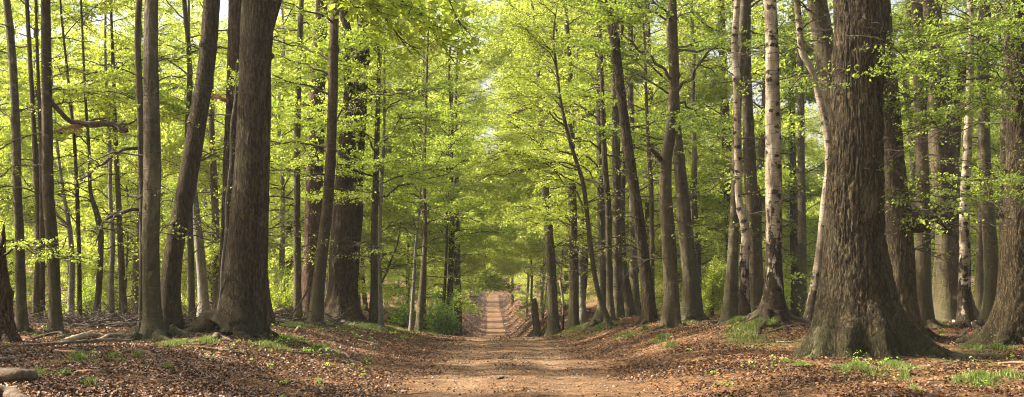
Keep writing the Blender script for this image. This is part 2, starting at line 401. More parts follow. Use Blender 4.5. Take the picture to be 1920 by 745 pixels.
for (px, py, rx, ry, a) in MOSS_SPOTS:
    c = on_ground(px, py); f_, n_ = on_ground(px, py-ry), on_ground(px, min(py+ry, 760))
    moss += a*np.exp(-(((GX-c[0])/(rx*c[1]/F))**2+((GY-c[1])/max(.2, min(3, (f_[1]-n_[1])/2)))**2))
for (x, y, rx, ry, a) in GS: moss += .5*a*np.exp(-(((GX-x)/rx)**2+((GY-y)/ry)**2))
moss += sstep(46, 60, GY)*sstep(3, 7, adr)*.25
go = mesh('ground', np.stack([GX, GY, GZ], -1).reshape(-1, 3), [np.stack([i, i+1, i+nx+1, i+nx], -1)], [M_GROUND], attrs={'rut': np.clip((1-farr)*np.exp(-((adr-.85)/.3)**2)*(.55+.6*noise(GX*.9, GY*.35, 6)), 0, 1).ravel(), 'road': road.ravel(), 'moss': np.clip(moss, 0, 1).ravel()})
tagit(go, 'brown leaf-strewn forest floor with a dirt track down the middle', kind='structure')

# ------------------------------------------------------------------ trees
def bark_tube(mb, C, r, kind, rng, seg, flare, hf, lobes, fan=None, furrow=0.0, m=0, flute=.04):
    """trunk surface: rings along C (world), root flare with lobes, flutes, knots, furrows"""
    n = len(C); T, A, B = frames(C)
    th = np.arange(seg)*2*np.pi/seg
    s = np.concatenate([[0], np.cumsum(np.linalg.norm(np.diff(C, axis=0), axis=1))])
    S_, TH = np.meshgrid(s, th, indexing='ij')
    lob = np.zeros(seg)
    for (a, w, g) in lobes:
        dd = (th-a+np.pi) % (2*np.pi)-np.pi
        lob += g*np.exp(-(dd/w)**2)
    ex = np.exp(-S_/hf)
    rr = r[:, None]*(1+flare*ex*(.35+.15*np.cos(TH*3+S_)) + flare*np.exp(-S_/(hf*.6))*lob[None])
    ph = rng.random(4)*6.28
    fl = np.cos(TH*3+ph[0]+S_*.25)*.5+np.cos(TH*5+ph[1]-S_*.2)*.35+np.cos(TH*2+ph[2])*.4
    rr *= 1+flute*fl*(1+1.5*ex)
    X = C[:, None, :]+rr[..., None]*(np.cos(TH)[..., None]*A[:, None, :]+np.sin(TH)[..., None]*B[:, None, :])
    rr *= 1+.05*noise(X[..., 0]*2, X[..., 1]*2, X[..., 2]*.9+ph[3])
    for _ in range(int(3+s[-1]*.5)):
        a = rng.random()*6.28; z = rng.random()*s[-1]; w = rng.uniform(.05, .12)
        dd = ((TH-a+np.pi) % (2*np.pi)-np.pi)*rr
        rr = rr+np.exp(-(dd**2+(S_-z)**2)/w**2)*rng.uniform(.01, .05)*(r[0]/.2)
    if furrow:
        q = X+.06*np.stack([noise(X[..., 0]*6, X[..., 1]*6, X[..., 2]*2), noise(X[..., 0]*6+9, X[..., 1]*6, X[..., 2]*2), 0*S_], -1)
        f1 = 1-np.abs(noise(q[..., 0]*14, q[..., 1]*14, q[..., 2]*1.9))*2
        f2 = 1-np.abs(noise(q[..., 0]*21+5, q[..., 1]*21, q[..., 2]*5))*2
        rr = rr-furrow*(np.clip(f1, 0, 1)**1.5+.45*np.clip(f2, 0, 1)**2)
        rr = rr+furrow*.6*noise(X[..., 0]*30, X[..., 1]*30, X[..., 2]*18)
    X = C[:, None, :]+rr[..., None]*(np.cos(TH)[..., None]*A[:, None, :]+np.sin(TH)[..., None]*B[:, None, :])
    i = np.arange(n-1)[:, None]*seg; j = np.arange(seg)[None, :]; j2 = (j+1) % seg
    Fq = np.stack([i+j, i+j2, i+seg+j2, i+seg+j], -1).reshape(-1, 4)
    V = np.vstack([X.reshape(-1, 3), C[-1]])
    mb.add(V, Fq, m)
    jj = np.arange(seg)
    mb.F[3].append(np.stack([(n-1)*seg+jj, (n-1)*seg+(jj+1) % seg, np.full(seg, n*seg)], -1)+mb.n-len(V)); mb.M[3].append(np.full(seg, m))

def limb(mb, rng, s0, az, L, el, r0, dens, lsize, droop=None, leafy=1.0, t0=.2, twl=.34, seg=5, sp=.045, leafz=.03, nsub=None):
    droop = rng.uniform(.15, .45) if droop is None else droop
    def arm(s0, az, L, el, r0, droop, n=10):
        t = np.linspace(0, 1, n)
        dh = np.array([math.cos(az), math.sin(az), 0]); dp = np.array([-dh[1], dh[0], 0])
        w = np.cumsum(rng.normal(0, .05, n))*L*.6; w -= w[0]
        w2 = np.cumsum(rng.normal(0, .035, n))*L*.6; w2 -= w2[0]
        C = s0+np.outer(t*L*math.cos(el), dh)+np.outer(w, dp)+np.outer(L*(math.sin(el)*t-droop*t*t)+w2, [0, 0, 1])
        mb.tube(C, r0*(1-t)**.8+.005, seg, 0, cap=False)
        return C
    C = arm(s0, az, L, el, r0, droop)
    sprays_on(mb, rng, C, L, dens, lsize, leafy, t0, twl, sp, leafz)
    ns = int(L*1.15+.5) if nsub is None else nsub
    for q in range(ns):
        k = int(rng.uniform(2, 8)); sgn = 1 if q % 2 else -1
        L2 = L*rng.uniform(.35, .6)*(1.15-k/12)
        C2 = arm(C[k], az+sgn*rng.uniform(.4, 1.1), L2, rng.uniform(-.1, .6), r0*.45, rng.uniform(.1, .4), 7)
        sprays_on(mb, rng, C2, L2, dens, lsize, leafy, .1, twl*1.15, sp, leafz)
    return C
def sprays_on(mb, rng, C, L, dens, lsize, leafy=1.0, t0=.15, twl=.42, sp=.045, leafz=.03):
    nt = max(4, int(L*dens))
    tt = t0+(1-t0)*(np.arange(nt)+rng.random(nt))/nt
    idx = tt*(len(C)-1); k = np.minimum(idx.astype(int), len(C)-2); fr = (idx-k)[:, None]
    P0 = C[k]*(1-fr)+C[k+1]*fr
    D = C[k+1]-C[k]; D[:, 2] *= .5; D /= np.linalg.norm(D, axis=1)[:, None]+1e-9
    side = np.where(np.arange(nt) % 2 == 0, 1, -1)*rng.uniform(.5, 1.25, nt)
    ca, sa = np.cos(side), np.sin(side)
    D2 = np.stack([D[:, 0]*ca-D[:, 1]*sa, D[:, 0]*sa+D[:, 1]*ca, D[:, 2]*.5+rng.normal(.02, .16, nt)], -1)
    lt = L*twl*(1.05-.65*tt)*rng.uniform(.5, 1.1, nt)+.15
    P1 = P0+D2*lt[:, None]; P1[:, 2] -= lt**2*.06
    thin_segments(mb, P0, P1, .004+.004*lt, np.full(nt, .0025))
    # second order twiglets
    n2 = np.maximum(1, (lt*5).astype(int)); r2 = np.repeat(np.arange(nt), n2); m2 = len(r2)
    u = rng.random(m2); Q0 = P0[r2]+(P1[r2]-P0[r2])*u[:, None]
    s2 = np.where(rng.random(m2) < .5, 1, -1)*rng.uniform(.5, 1.2, m2); ca, sa = np.cos(s2), np.sin(s2); d = D2[r2]
    D3 = np.stack([d[:, 0]*ca-d[:, 1]*sa, d[:, 0]*sa+d[:, 1]*ca, d[:, 2]+rng.normal(0, .15, m2)], -1)
    l2 = lt[r2]*.4*(1.1-u)*rng.uniform(.5, 1.2, m2)+.08
    Q1 = Q0+D3*l2[:, None]
    if leafy <= 0: thin_segments(mb, Q0, Q1, np.full(m2, .003), np.full(m2, .002)); return
    for (A0, A1, ll) in ((P0, P1, lt), (Q0, Q1, l2)):
        nl = rng.poisson(np.maximum(ll, .05)/sp*leafy)
        rep = np.repeat(np.arange(len(ll)), nl); q = .1+.95*rng.random(len(rep))
        P = A0[rep]+(A1[rep]-A0[rep])*q[:, None]+rng.normal(0, 1, (len(rep), 3))*np.array([.03, .03, leafz])*(lsize/.06)**.5
        leaves(mb, P, lsize, rng)

def mk_tree(name, label, cat, d, pts, mat, group=None, H=19, flare=.6, hf=.35, seed=None, furrow=0, lobes=None, seg=None, dz=None,
            zlo=8.5, nl=14, Ll=(2.0, 3.8), dens=5, ls=.085, az=None, leaf=None, leafy=1.3, twins=(), limbs=(), broken=False, flute=.04, el=(.1, .75), base=None, sp=.04, mound=0):
    """pts: (px, py, width px) of the trunk in the photograph from base to top at distance d"""
    global _seed
    rng = np.random.default_rng(seed if seed is not None else abs(hash_s(label)) % 100000)
    W_ = [];
    for (px, py, w) in pts:
        p = world(px, py, d); W_.append([*p, w*d/F/2])
    W_ = np.array(W_)
    x0 = W_[0, 0]; gz = float(ground(x0, d))
    W_[0, 2] = gz-.12
    # depth wander so a trunk also bends towards and away from the camera
    W_[1:, 1] += np.cumsum(rng.normal(0, .05, len(W_)-1))
    if not broken:
        top = W_[-1]; prev = W_[-2]
        dirn = (top[:3]-prev[:3])/max(.5, top[2]-prev[2]); dirn = dirn*np.array([.5, .5, 1]); z = top[2]; p = top.copy(); r0 = top[3]; rows = []
        while z < H:
            st = min(1.8, H-z+.01); z += st; q = p.copy()
            q[0] += dirn[0]*st+rng.normal(0, .07); q[1] += dirn[1]*st+rng.normal(0, .07); q[2] = z
            q[3] = r0*(1-.88*((z-top[2])/max(1, H-top[2]))**1.1); rows.append(q); p = q; dirn = dirn*.8
        W_ = np.vstack([W_]+([rows] if rows else []))
    origin = np.array([x0, d, gz])
    root = empty(name, origin); tagit(root, label, cat, group)
    length = W_[-1, 2]-W_[0, 2]
    step = .03 if furrow else .09
    nn = int(length/step); 
    Cr = spline(W_, nn)
    if furrow and length > 12:    # fine rings only where the bark is near the eye
        Cr = np.vstack([Cr[Cr[:, 2] < CZ+.21*d], Cr[Cr[:, 2] >= CZ+.21*d][::8]])
    mb = MB(); rbase = W_[0, 3]
    sg = seg or (20 if not furrow else 150)
    if lobes is None:
        lobes = [(q_*1.26+rng.uniform(-.4, .4), rng.uniform(.16, .32), rng.uniform(.7, 1.8)) for q_ in range(5)]; flare = max(flare, .5)
    bark_tube(mb, Cr[:, :3], Cr[:, 3], None, rng, sg, flare, hf, lobes, furrow=furrow, flute=flute)
    mb.build('trunk', [mat], root, origin)
    for (tw, tlab) in twins:
        m2 = MB(); w2 = np.array([[*world(px, py, d+.05), w*d/F/2] for (px, py, w) in tw])
        if tw[0][1] > 560: w2[0, 2] = float(ground(w2[0, 0], d))-.1
        c2 = spline(w2, max(8, int(np.ptp(w2[:, 2])/.12)+8)); bark_tube(m2, c2[:, :3], c2[:, 3], None, rng, 14, .3 if tw[0][1] > 560 else 0, .25, [], flute=.05)
        q = m2.build('stem', [mat], root, origin)
        if tlab: q['label'] = tlab
    for Lb in limbs:
        m2 = MB(); lp, depth, lf, lm = Lb[:4]; llab = Lb[4] if len(Lb) > 4 else None
        kk = np.linspace(0, 1, len(lp))
        w2 = np.array([[*world(px, py, d+depth*k_), w*(d+depth*k_)/F/2] for (px, py, w), k_ in zip(lp, kk)])
        c2 = spline(w2, 34); LL = np.linalg.norm(c2[-1, :3]-c2[0, :3]); of = rng.random()*40; tt_ = np.linspace(0, 1, 34)
        if lm is not M_GREY:
            kink = .035*LL*np.minimum(1, tt_*5)
            c2[:, 0] += kink*noise(tt_*7+of, 3.3); c2[:, 2] += kink*noise(tt_*7+of, 8.1); c2[:, 1] += kink*noise(tt_*6+of, 5.7)
            for k_ in range(int(3+LL*1.5)):
                jj_ = int(rng.uniform(6, 31)); dd_ = c2[min(jj_+1, 33)]-c2[jj_-1]; a_ = math.atan2(dd_[1], dd_[0])+rng.choice([-1, 1])*rng.uniform(.4, 1.1)
                limb(m2, rng, c2[jj_, :3], a_, LL*rng.uniform(.15, .4), rng.uniform(-.3, .9), max(.006, c2[jj_, 3]*.45), 6, .06, leafy=.5*min(lf, 1)*(k_ % 2), nsub=1)
        m2.tube(c2[:, :3], np.maximum(c2[:, 3], .004), 9, 0, rough=.22, rng=rng)
        if lf > 0: sprays_on(m2, rng, c2[:, :3], np.linalg.norm(c2[-1, :3]-c2[0, :3]), 7, .06, lf, .12, .32, .04)
        else: sprays_on(m2, rng, c2[:, :3], 1.2, 6, .06, 0, .3, .35)
        q = m2.build('limb', [lm or mat, leaf or M_LEAF], root, origin, leafmat=True)
        if llab: q['label'] = llab
    if nl:
        mb = MB()
        zt = np.interp(np.linspace(0, 1, 400), np.linspace(0, 1, len(Cr)), Cr[:, 2])
        for k in range(nl):
            z = zlo+(H-.3-zlo)*(k+rng.random())/nl
            j = int(np.argmin(abs(Cr[:, 2]-z))); frac = (z-zlo)/(H-zlo)
            a = rng.uniform(0, 6.283) if az is None else rng.uniform(*az)
            L = rng.uniform(*Ll)*(1-.45*frac)
            limb(mb, rng, Cr[j, :3], a, L, rng.uniform(*el)+.3*frac, max(.010, min(Cr[j, 3]*.35, .028)), dens, ls, leafy=leafy*(1 if z < 8 else .55), sp=sp)
        if d < 46 and rbase < .6:
            roots(root, [(q_*1.3+rng.uniform(-.5, .5), rbase*rng.uniform(.75, 1.0), rng.uniform(.3, .5)+rbase*1.2, rng.uniform(.3, .45)*rbase**.8*.7) for q_ in range(5)], mat)
        if rbase < .6:
            for k in range(7):
                z = rng.uniform(origin[2]+1.6, min(zlo, 9)); j = int(np.argmin(abs(Cr[:, 2]-z)))
                limb(mb, rng, Cr[j, :3], rng.uniform(0, 6.283), rng.uniform(.6, 2.0), rng.uniform(-.1, .7), .012, 5, .06, leafy=0 if k < 3 else .35, nsub=1)
        mb.build('crown', [M_TWIG, leaf or M_LEAF], root, origin, leafmat=True)
    return root
def roots(root, spec, mat, rr=.05):
    """surface roots that run outwards along the ground: (angle, start radius, length, thickness)"""
    o = np.array(root.location); rng = np.random.default_rng(hash_s(root['label']) % 997)
    for (a, r0, L, th) in spec:
        n = 16; t = np.linspace(0, 1, n); aa = a+np.cumsum(rng.normal(0, .07, n))
        x = o[0]+math.cos(a)*r0+np.cumsum(np.cos(aa))*L/n; y = o[1]+math.sin(a)*r0+np.cumsum(np.sin(aa))*L/n
        r = th*(1-.75*t**.8); z = ground(x, y)-r*.15+th*1.3*np.exp(-t*7)+rng.normal(0, .008, n)
        m2 = MB(); m2.tube(spline(np.stack([x, y, z], -1), 40), np.interp(np.linspace(0, 1, 40), t, r), 12, 0, rough=.25, fr=7, rng=rng)
        m2.build('root', [mat], root, o)
def hash_s(s):
    h = 7
    for ch in s: h = (h*31+ord(ch)) & 0x7fffffff
    return h

BACK = (.35, 2.8)      # azimuths leading away from the camera
SIDE = (-.5, 3.6)
G_L, G_R, G_LM = 'trees on the left bank', 'trees on the right bank', 'slim trees behind the left bank'
T = mk_tree
# --- left side
T('tree_snag', 'reddish brown snag tapering to a broken tip at the left edge', 'dead tree', 24, [(-4,640,72),(-6,600,50),(-4,540,40),(0,480,22),(4,440,9),(5,420,3)], M_RED, furrow=.012, seg=90, flare=.35, broken=True, nl=0,
  limbs=[([(2,480,5),(40,462,3.5),(90,470,2.5),(150,490,1.5)], -1.0, 1.4, M_TWIG, 'thin leafy shoot reaching right in front of the trunks')])
T('beech_tree', 'straight smooth grey beech, first full trunk from the left edge', 'beech tree', 30, [(42,632,24),(40,560,20),(38,450,18),(35,380,17),(28,200,16),(16,60,15),(10,0,14)], M_BEECH, G_L, flare=.35)
T('beech_tree', 'dark pair of fused stems just right of the first grey trunk', 'beech tree', 34, [(68,622,13),(67,560,11),(71,450,10),(68,380,10),(60,200,9),(50,0,8)], M_BROWN, G_L,
  twins=[([(78,622,13),(78,540,12),(79,400,11),(76,250,8),(70,100,6),(66,-60,4)], None)], zlo=5, az=BACK, leaf=M_LEAFY)
T('beech_tree', 'sturdy greenish brown beech carrying the long broken horizontal limb', 'beech tree', 28, [(105,630,34),(102,580,25),(96,450,23),(90,380,22),(87,250,20),(83,100,19),(81,0,18)], M_BROWN, G_L, flare=.3,
  limbs=[([(86,170,8),(105,200,9),(130,222,10),(155,236,12),(200,238,11),(241,243,10)], .6, 0, M_LOG, 'thick broken limb with blunt end hanging level'), ([(100,248,4),(125,240,6),(152,236,8)], .4, 0, M_REDW)])
T('beech_tree', 'sinuous pale forked beech left of the slender reddish stem', 'beech tree', 38, [(133,620,14),(133,560,12),(134,480,11),(131,420,9),(124,380,7),(112,300,5),(100,150,4)], M_GREY, G_LM,
  twins=[([(132,445,8),(125,425,7),(112,410,5),(104,398,3)], None)], zlo=6, az=BACK, leaf=M_LEAFY, H=14)
T('beech_tree', 'slender reddish stem between the sturdy greenish beech and the twisting trunk', 'beech tree', 36, [(149,618,10),(149,500,8),(147,380,8),(138,260,6),(126,150,5),(112,0,4)], M_RED, G_LM, zlo=5, az=BACK, H=14, leaf=M_LEAFY)
T('beech_tree', 'twisting dark grey trunk with a high crook, left of the pale thin pole', 'beech tree', 36, [(178,612,16),(184,560,12),(190,480,11),(188,430,12),(182,395,11),(172,370,8),(168,300,6),(160,180,5)], M_BROWN, G_LM, zlo=5, az=BACK, H=14)
T('beech_tree', 'pale silvery pole-thin trunk standing behind the brushwood', 'beech tree', 38, [(211,612,11),(211,540,10),(213,450,9),(208,380,8),(206,280,7),(198,120,5)], M_GREY, G_LM, zlo=5, az=BACK, H=14)
T('beech_tree', 'smooth slim grey trunk right of the pale thin pole', 'beech tree', 38, [(233,612,15),(231,540,13),(227,450,11),(223,380,10),(217,250,8),(212,120,6)], M_BEECH, G_LM, zlo=5, az=BACK, H=15, leaf=M_LEAFY)
T('beech_tree', 'straight dark trunk hidden partly by the stout smooth beech in front', 'beech tree', 32, [(267,622,16),(268,500,14),(268,380,14),(264,200,13),(260,60,12)], M_BROWN, G_L, az=BACK,
  limbs=[([(262,277,7),(235,283,6),(205,298,6),(170,325,4),(145,340,2)], -.6, .25, M_TWIG, 'bare arching limb pointing down to the left, upper one'), ([(262,392,7),(230,397,7),(205,408,6),(190,425,4),(178,462,2)], -.6, .2, M_TWIG, 'bare arching limb pointing down to the left, lower one')])
T('beech_tree', 'stout smooth upright beech with flared foot on the left bank', 'beech tree', 26, [(288,648,66),(288,632,48),(287,605,38),(286,540,33),(286,450,31),(289,330,31),(287,185,29),(284,60,27),(283,0,26)], M_BEECH, G_L, flare=.25, seg=36)
T('beech_tree', 'brown trunk leaning to the right beside the stout smooth beech', 'beech tree', 31, [(316,614,52),(318,560,42),(325,480,37),(345,370,36),(368,230,34),(382,120,33),(393,0,32)], M_OAK2, G_L, flare=.15, furrow=.006, seg=80, zlo=9)
T('beech_tree', 'straight thin grey trunk right behind the leaning brown one', 'beech tree', 38, [(359,612,15),(357,500,13),(355,400,12),(352,250,10)], M_BEECH, G_LM, zlo=4.5, az=BACK, leaf=M_LEAFY)
T('beech_tree', 'pale grey trunk bending left above the uprooted stump', 'beech tree', 41, [(384,600,24),(379,540,19),(374,460,17),(367,390,14),(362,340,10),(358,200,7)], M_GREY, G_LM, zlo=4.5, az=BACK,
  twins=[([(372,470,6),(366,420,6),(360,370,5),(352,330,4)], None)])
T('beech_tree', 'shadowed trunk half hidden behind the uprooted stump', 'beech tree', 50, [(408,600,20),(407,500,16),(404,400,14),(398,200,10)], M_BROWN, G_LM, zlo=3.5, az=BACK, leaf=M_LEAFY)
T('oak_tree', 'reddish rough-barked oak showing left of the huge buttressed trunk', 'oak tree', 38, [(428,602,40),(430,500,36),(434,350,34),(440,180,32),(444,0,30)], M_RED, G_L, furrow=.012, seg=70, az=BACK, zlo=6,
  limbs=[([(432,192,9),(420,188,8),(410,183,6),(402,186,4)], -.8, 0, M_REDW, 'short broken stub curling left')])
_h = T('oak_tree', 'huge buttressed brown trunk with a dead pale ivy stem up its left side', 'oak tree', 27, [(440,622,106),(442,600,82),(447,540,70),(456,440,66),(468,280,62),(476,120,60),(481,0,62)], M_OAK2, G_L, furrow=.004, seg=150, flare=.22, hf=.3, flute=.055, zlo=9,
  twins=[([(482,612,36),(486,540,30),(492,400,24),(498,200,20),(504,60,16),(522,0,13),(530,-40,10)], 'dark second stem fused along the right side')],
  limbs=[([(400,618,4),(413,560,4.5),(416,500,4),(424,430,5),(424,380,4),(433,300,4.5),(433,240,3.5),(441,180,3),(443,120,1)], -.6, 0, M_GREY, 'dead pale ivy stem climbing the bark')])
roots(_h, [(-2.9, .42, .5, .10), (-2.2, .4, .4, .09), (-1.3, .4, .35, .08), (-.5, .4, .6, .09), (0, .45, .5, .09)], M_OAK2)
T('oak_tree', 'dark reddish trunk close behind the huge buttressed one', 'oak tree', 33, [(494,592,46),(489,540,32),(486,450,28),(482,300,26),(480,100,24)], M_RED, G_L, furrow=.01, seg=70, az=BACK)
T('beech_tree', 'straight slim trunk wrapped in leafy sprays right of the huge buttressed trunk', 'beech tree', 42, [(559,600,16),(558,500,14),(557,400,13),(557,250,12),(561,100,11),(566,0,9)], M_BEECH, G_L, zlo=3.2, nl=26, leaf=M_LEAF, ls=.07, Ll=(1.2, 2.6))
T('oak_tree', 'reddish oak behind the slim leaning trunk, second of three', 'oak tree', 45, [(584,600,38),(585,500,34),(589,350,32),(594,200,30),(600,60,24)], M_RED, G_L, furrow=.012, seg=60, zlo=4, nl=22, az=BACK,
  twins=[([(590,598,7),(586,500,6),(583,400,6),(580,300,5)], 'thin grey sapling stem against the bark')])
T('beech_tree', 'smooth slim trunk leaning right in front of the massive oak', 'beech tree', 36, [(592,602,29),(597,540,24),(605,470,22),(614,400,21),(622,300,19),(627,180,18),(631,30,16)], M_BROWN, G_L, flare=.2, zlo=4.2, nl=20, ls=.07,
  limbs=[([(626,235,4),(648,190,3),(700,180,2.5),(790,172,1.5)], -.5, .7, M_TWIG)])
T('oak_tree', 'massive grey-barked oak with leaf sprays before it left of the track', 'oak tree', 42, [(641,602,82),(642,560,62),(646,480,58),(652,380,55),(660,250,48),(668,150,42),(676,90,34),(690,20,22)], M_OAK2, G_L, furrow=.010, seg=110, flare=.12, zlo=4.5, nl=24,
  twins=[([(664,180,34),(655,120,26),(648,50,20),(640,-20,14)], 'left fork of the crown')],
  limbs=[([(655,210,4),(680,188,3.5),(730,178,3),(800,165,2)], -2, .8, M_TWIG), ([(650,250,14),(672,152,12),(686,146,10)], -.6, 0, M_LOG)])
T('beech_tree', 'left one of two slim stems standing together at the grassy bank top', 'beech tree', 42, [(701,610,17),(702,540,14),(703,450,13),(706,350,11),(709,230,9),(712,120,7)], M_BEECH, G_L, zlo=3.4, nl=22, H=14, ls=.075)
T('beech_tree', 'thin stem with a pale lit edge, right of two at the bank top', 'beech tree', 41.6, [(715,612,10),(713,540,8),(712,450,7),(716,350,6),(721,230,5)], M_GREY, G_L, zlo=3.6, nl=14, H=11, ls=.075,
  limbs=[([(716,530,4),(730,495,4),(745,455,3),(752,420,2)], -.5, .5, M_TWIG)])
T('beech_tree', 'thin pole leaning right beside the green shrub', 'beech tree', 46, [(770,604,8),(775,540,6.5),(780,460,5),(786,400,3.5)], M_GREY, G_L, zlo=3.6, nl=8, H=8)
T('beech_tree', 'slim grey trunk with a kink, between the thin leaning pole and the lane', 'beech tree', 47, [(784,614,13),(790,550,11),(795,480,10),(797,440,8),(795,340,7),(798,200,5)], M_BEECH, G_L, zlo=3.2, nl=22, H=14, ls=.075,
  limbs=[([(796,425,4),(812,413,3),(850,408,2),(900,415,1.5)], .6, .8, M_TWIG)])
T('beech_tree', 'low dark stem at the left edge of the dip', 'beech tree', 58, [(829,626,8),(832,570,6),(836,500,5),(838,420,4)], M_BROWN, 'trees lining the sunken lane', zlo=3, nl=14, H=9)
T('beech_tree', 'dark trunk with flared foot at the left edge of the dip', 'beech tree', 62, [(841,624,17),(843,580,12),(845,520,11),(847,440,10),(846,300,7)], M_BROWN, 'trees lining the sunken lane', zlo=3, nl=26, H=15)
T('beech_tree', 'grey trunk left of the sunken lane behind the dark flared one', 'beech tree', 75, [(860,606,17),(858,560,14),(857,500,13),(857,420,10)], M_BEECH, 'trees lining the sunken lane', zlo=2.5, nl=30, H=16, ls=.1)
# --- right side
T('tree_stump', 'squat mossy broken trunk at the right edge of the dip', 'dead tree', 56, [(1008,628,15),(1005,600,12),(1003,575,11),(1001,560,9)], M_MOSSD, broken=True, nl=0, flare=.2)
T('beech_tree', 'straight grey trunk on the grassy knoll nearest the lane', 'beech tree', 50, [(1039,614,24),(1036,560,19),(1032,480,18),(1026,400,16),(1018,310,13),(1010,200,9)], M_BEECH, G_R, zlo=2.6, nl=28, leaf=M_LEAFY, ls=.075, H=15)
T('beech_tree', 'straight dark trunk second from the lane on the grassy knoll', 'beech tree', 48, [(1076,615,24),(1076,560,18),(1076,480,17),(1073,380,16),(1071,250,12),(1068,120,8)], M_BROWN, G_R, zlo=2.8, nl=26, leaf=M_LEAFY, ls=.075, H=16)
T('birch_tree', 'small crooked young birch between the two knoll trunks', 'birch tree', 52, [(1053,614,8),(1056,590,5),(1055,560,5),(1051,530,4),(1054,480,3)], M_BIRCH2, None, zlo=2.5, nl=8, H=7)
T('beech_tree', 'slim trunk with a sunlit left side behind the knoll', 'beech tree', 52, [(1094,614,14),(1092,560,11),(1090,480,10),(1092,380,8)], M_GREY, G_R, zlo=2.8, nl=24, leaf=M_LEAFY, ls=.08, H=14)
T('beech_tree', 'thin dark snaking stem leaning left out over the track', 'beech tree', 39, [(1148,612,11),(1134,585,10),(1120,540,9),(1110,480,9),(1103,420,8),(1092,340,8),(1075,285,7),(1056,215,6),(1046,150,5),(1038,60,4)], M_BROWN, G_R, H=9.5, zlo=4.0, nl=16, Ll=(2.2, 4.0), az=(1.9, 4.4), leaf=M_LEAFY, ls=.065, dens=6, flare=.2,
  limbs=[([(1100,395,3),(1060,340,2.5),(1000,300,2),(930,290,1.5)], .5, 1, M_TWIG), ([(1120,470,3),(1150,460,2)], .2, .3, M_TWIG), ([(1058,225,3.5),(1010,205,2.5),(960,215,2)], .5, 1, M_TWIG)])
T('beech_tree', 'left trunk of the crowded clump, its pale foot spreading left', 'beech tree', 44, [(1124,612,34),(1128,585,21),(1130,520,19),(1129,430,17),(1127,320,15),(1125,200,13),(1125,80,10)], M_BEECH, G_R, zlo=3.5, nl=22, leaf=M_LEAFY, ls=.07, az=(1.2, 4.6))
T('beech_tree', 'slim knobbly trunk second in the crowded clump', 'beech tree', 42, [(1146,610,18),(1144,560,13),(1142,480,12),(1141,400,12),(1134,300,11),(1130,200,9),(1127,100,7)], M_BROWN, G_R, zlo=4.5, nl=18, leaf=M_LEAFY, ls=.07, az=(1.0, 4.6))
T('beech_tree', 'straight grey trunk third in the crowded clump', 'beech tree', 42.8, [(1161,611,24),(1159,560,19),(1157,450,17),(1156,330,16),(1153,200,14),(1150,60,12)], M_BEECH, G_R, zlo=5, nl=18, az=SIDE, ls=.07)
T('beech_tree', 'trunk filling the gap right of the crowded clump', 'beech tree', 45, [(1182,611,20),(1178,560,17),(1170,500,13),(1166,400,12),(1170,250,9)], M_BROWN, G_R, zlo=4, nl=18, az=SIDE)
T('beech_tree', 'straight background trunk just behind the leaning rough-barked one', 'beech tree', 47, [(1196,608,22),(1192,560,17),(1188,480,15),(1187,380,14),(1185,250,12)], M_BEECH, G_R, zlo=3.2, nl=24, az=BACK, leaf=M_LEAFY)
T('beech_tree', 'rough brown trunk leaning left with a long even curve', 'beech tree', 36, [(1219,609,34),(1216,570,25),(1208,500,23),(1198,420,22),(1186,340,20),(1174,260,19),(1164,180,17),(1153,90,16),(1140,30,15),(1126,-10,14)], M_OAK2, G_R, furrow=.006, seg=60, flare=.15, zlo=7.5, leaf=M_LEAF,
  twins=[([(1160,170,8),(1160,90,7),(1154,20,6),(1150,-40,5)], 'thin reddish second stem near the top')])
T('beech_tree', 'slim dark stem right beside the leaning rough-barked trunk', 'beech tree', 41, [(1221,607,14),(1221,540,10),(1222,450,9),(1220,360,9),(1216,290,8),(1212,200,6)], M_BROWN, G_R, zlo=4, nl=20, H=13, leaf=M_LEAF, az=SIDE, ls=.07)
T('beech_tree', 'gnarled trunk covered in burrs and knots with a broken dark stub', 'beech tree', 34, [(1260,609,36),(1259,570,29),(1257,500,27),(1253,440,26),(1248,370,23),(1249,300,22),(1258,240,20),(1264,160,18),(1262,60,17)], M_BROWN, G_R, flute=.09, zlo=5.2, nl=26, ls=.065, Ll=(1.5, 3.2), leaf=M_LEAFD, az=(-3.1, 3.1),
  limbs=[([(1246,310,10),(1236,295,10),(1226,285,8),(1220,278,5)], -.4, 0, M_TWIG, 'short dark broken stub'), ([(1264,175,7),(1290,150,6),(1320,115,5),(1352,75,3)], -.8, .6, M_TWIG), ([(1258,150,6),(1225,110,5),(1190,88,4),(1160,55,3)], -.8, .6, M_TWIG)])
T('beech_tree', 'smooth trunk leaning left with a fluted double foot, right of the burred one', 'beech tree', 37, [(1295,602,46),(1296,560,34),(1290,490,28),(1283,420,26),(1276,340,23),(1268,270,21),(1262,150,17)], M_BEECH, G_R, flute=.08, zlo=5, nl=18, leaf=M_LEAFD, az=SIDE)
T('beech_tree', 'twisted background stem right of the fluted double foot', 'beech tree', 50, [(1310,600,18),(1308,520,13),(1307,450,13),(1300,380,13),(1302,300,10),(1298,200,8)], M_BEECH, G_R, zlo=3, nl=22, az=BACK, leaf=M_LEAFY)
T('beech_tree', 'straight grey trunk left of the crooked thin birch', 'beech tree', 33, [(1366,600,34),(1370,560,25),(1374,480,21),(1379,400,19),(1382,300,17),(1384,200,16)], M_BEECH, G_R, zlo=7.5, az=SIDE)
T('birch_tree', 'thin crooked birch between two grey trunks', 'birch tree', 31, [(1396,592,26),(1396,560,19),(1394,500,18),(1397,440,17),(1393,412,16),(1386,385,14),(1384,320,15),(1381,240,14),(1378,160,13),(1376,80,13),(1380,0,12)], M_BIRCH, G_R, zlo=8, nl=10, leaf=M_LEAFD)
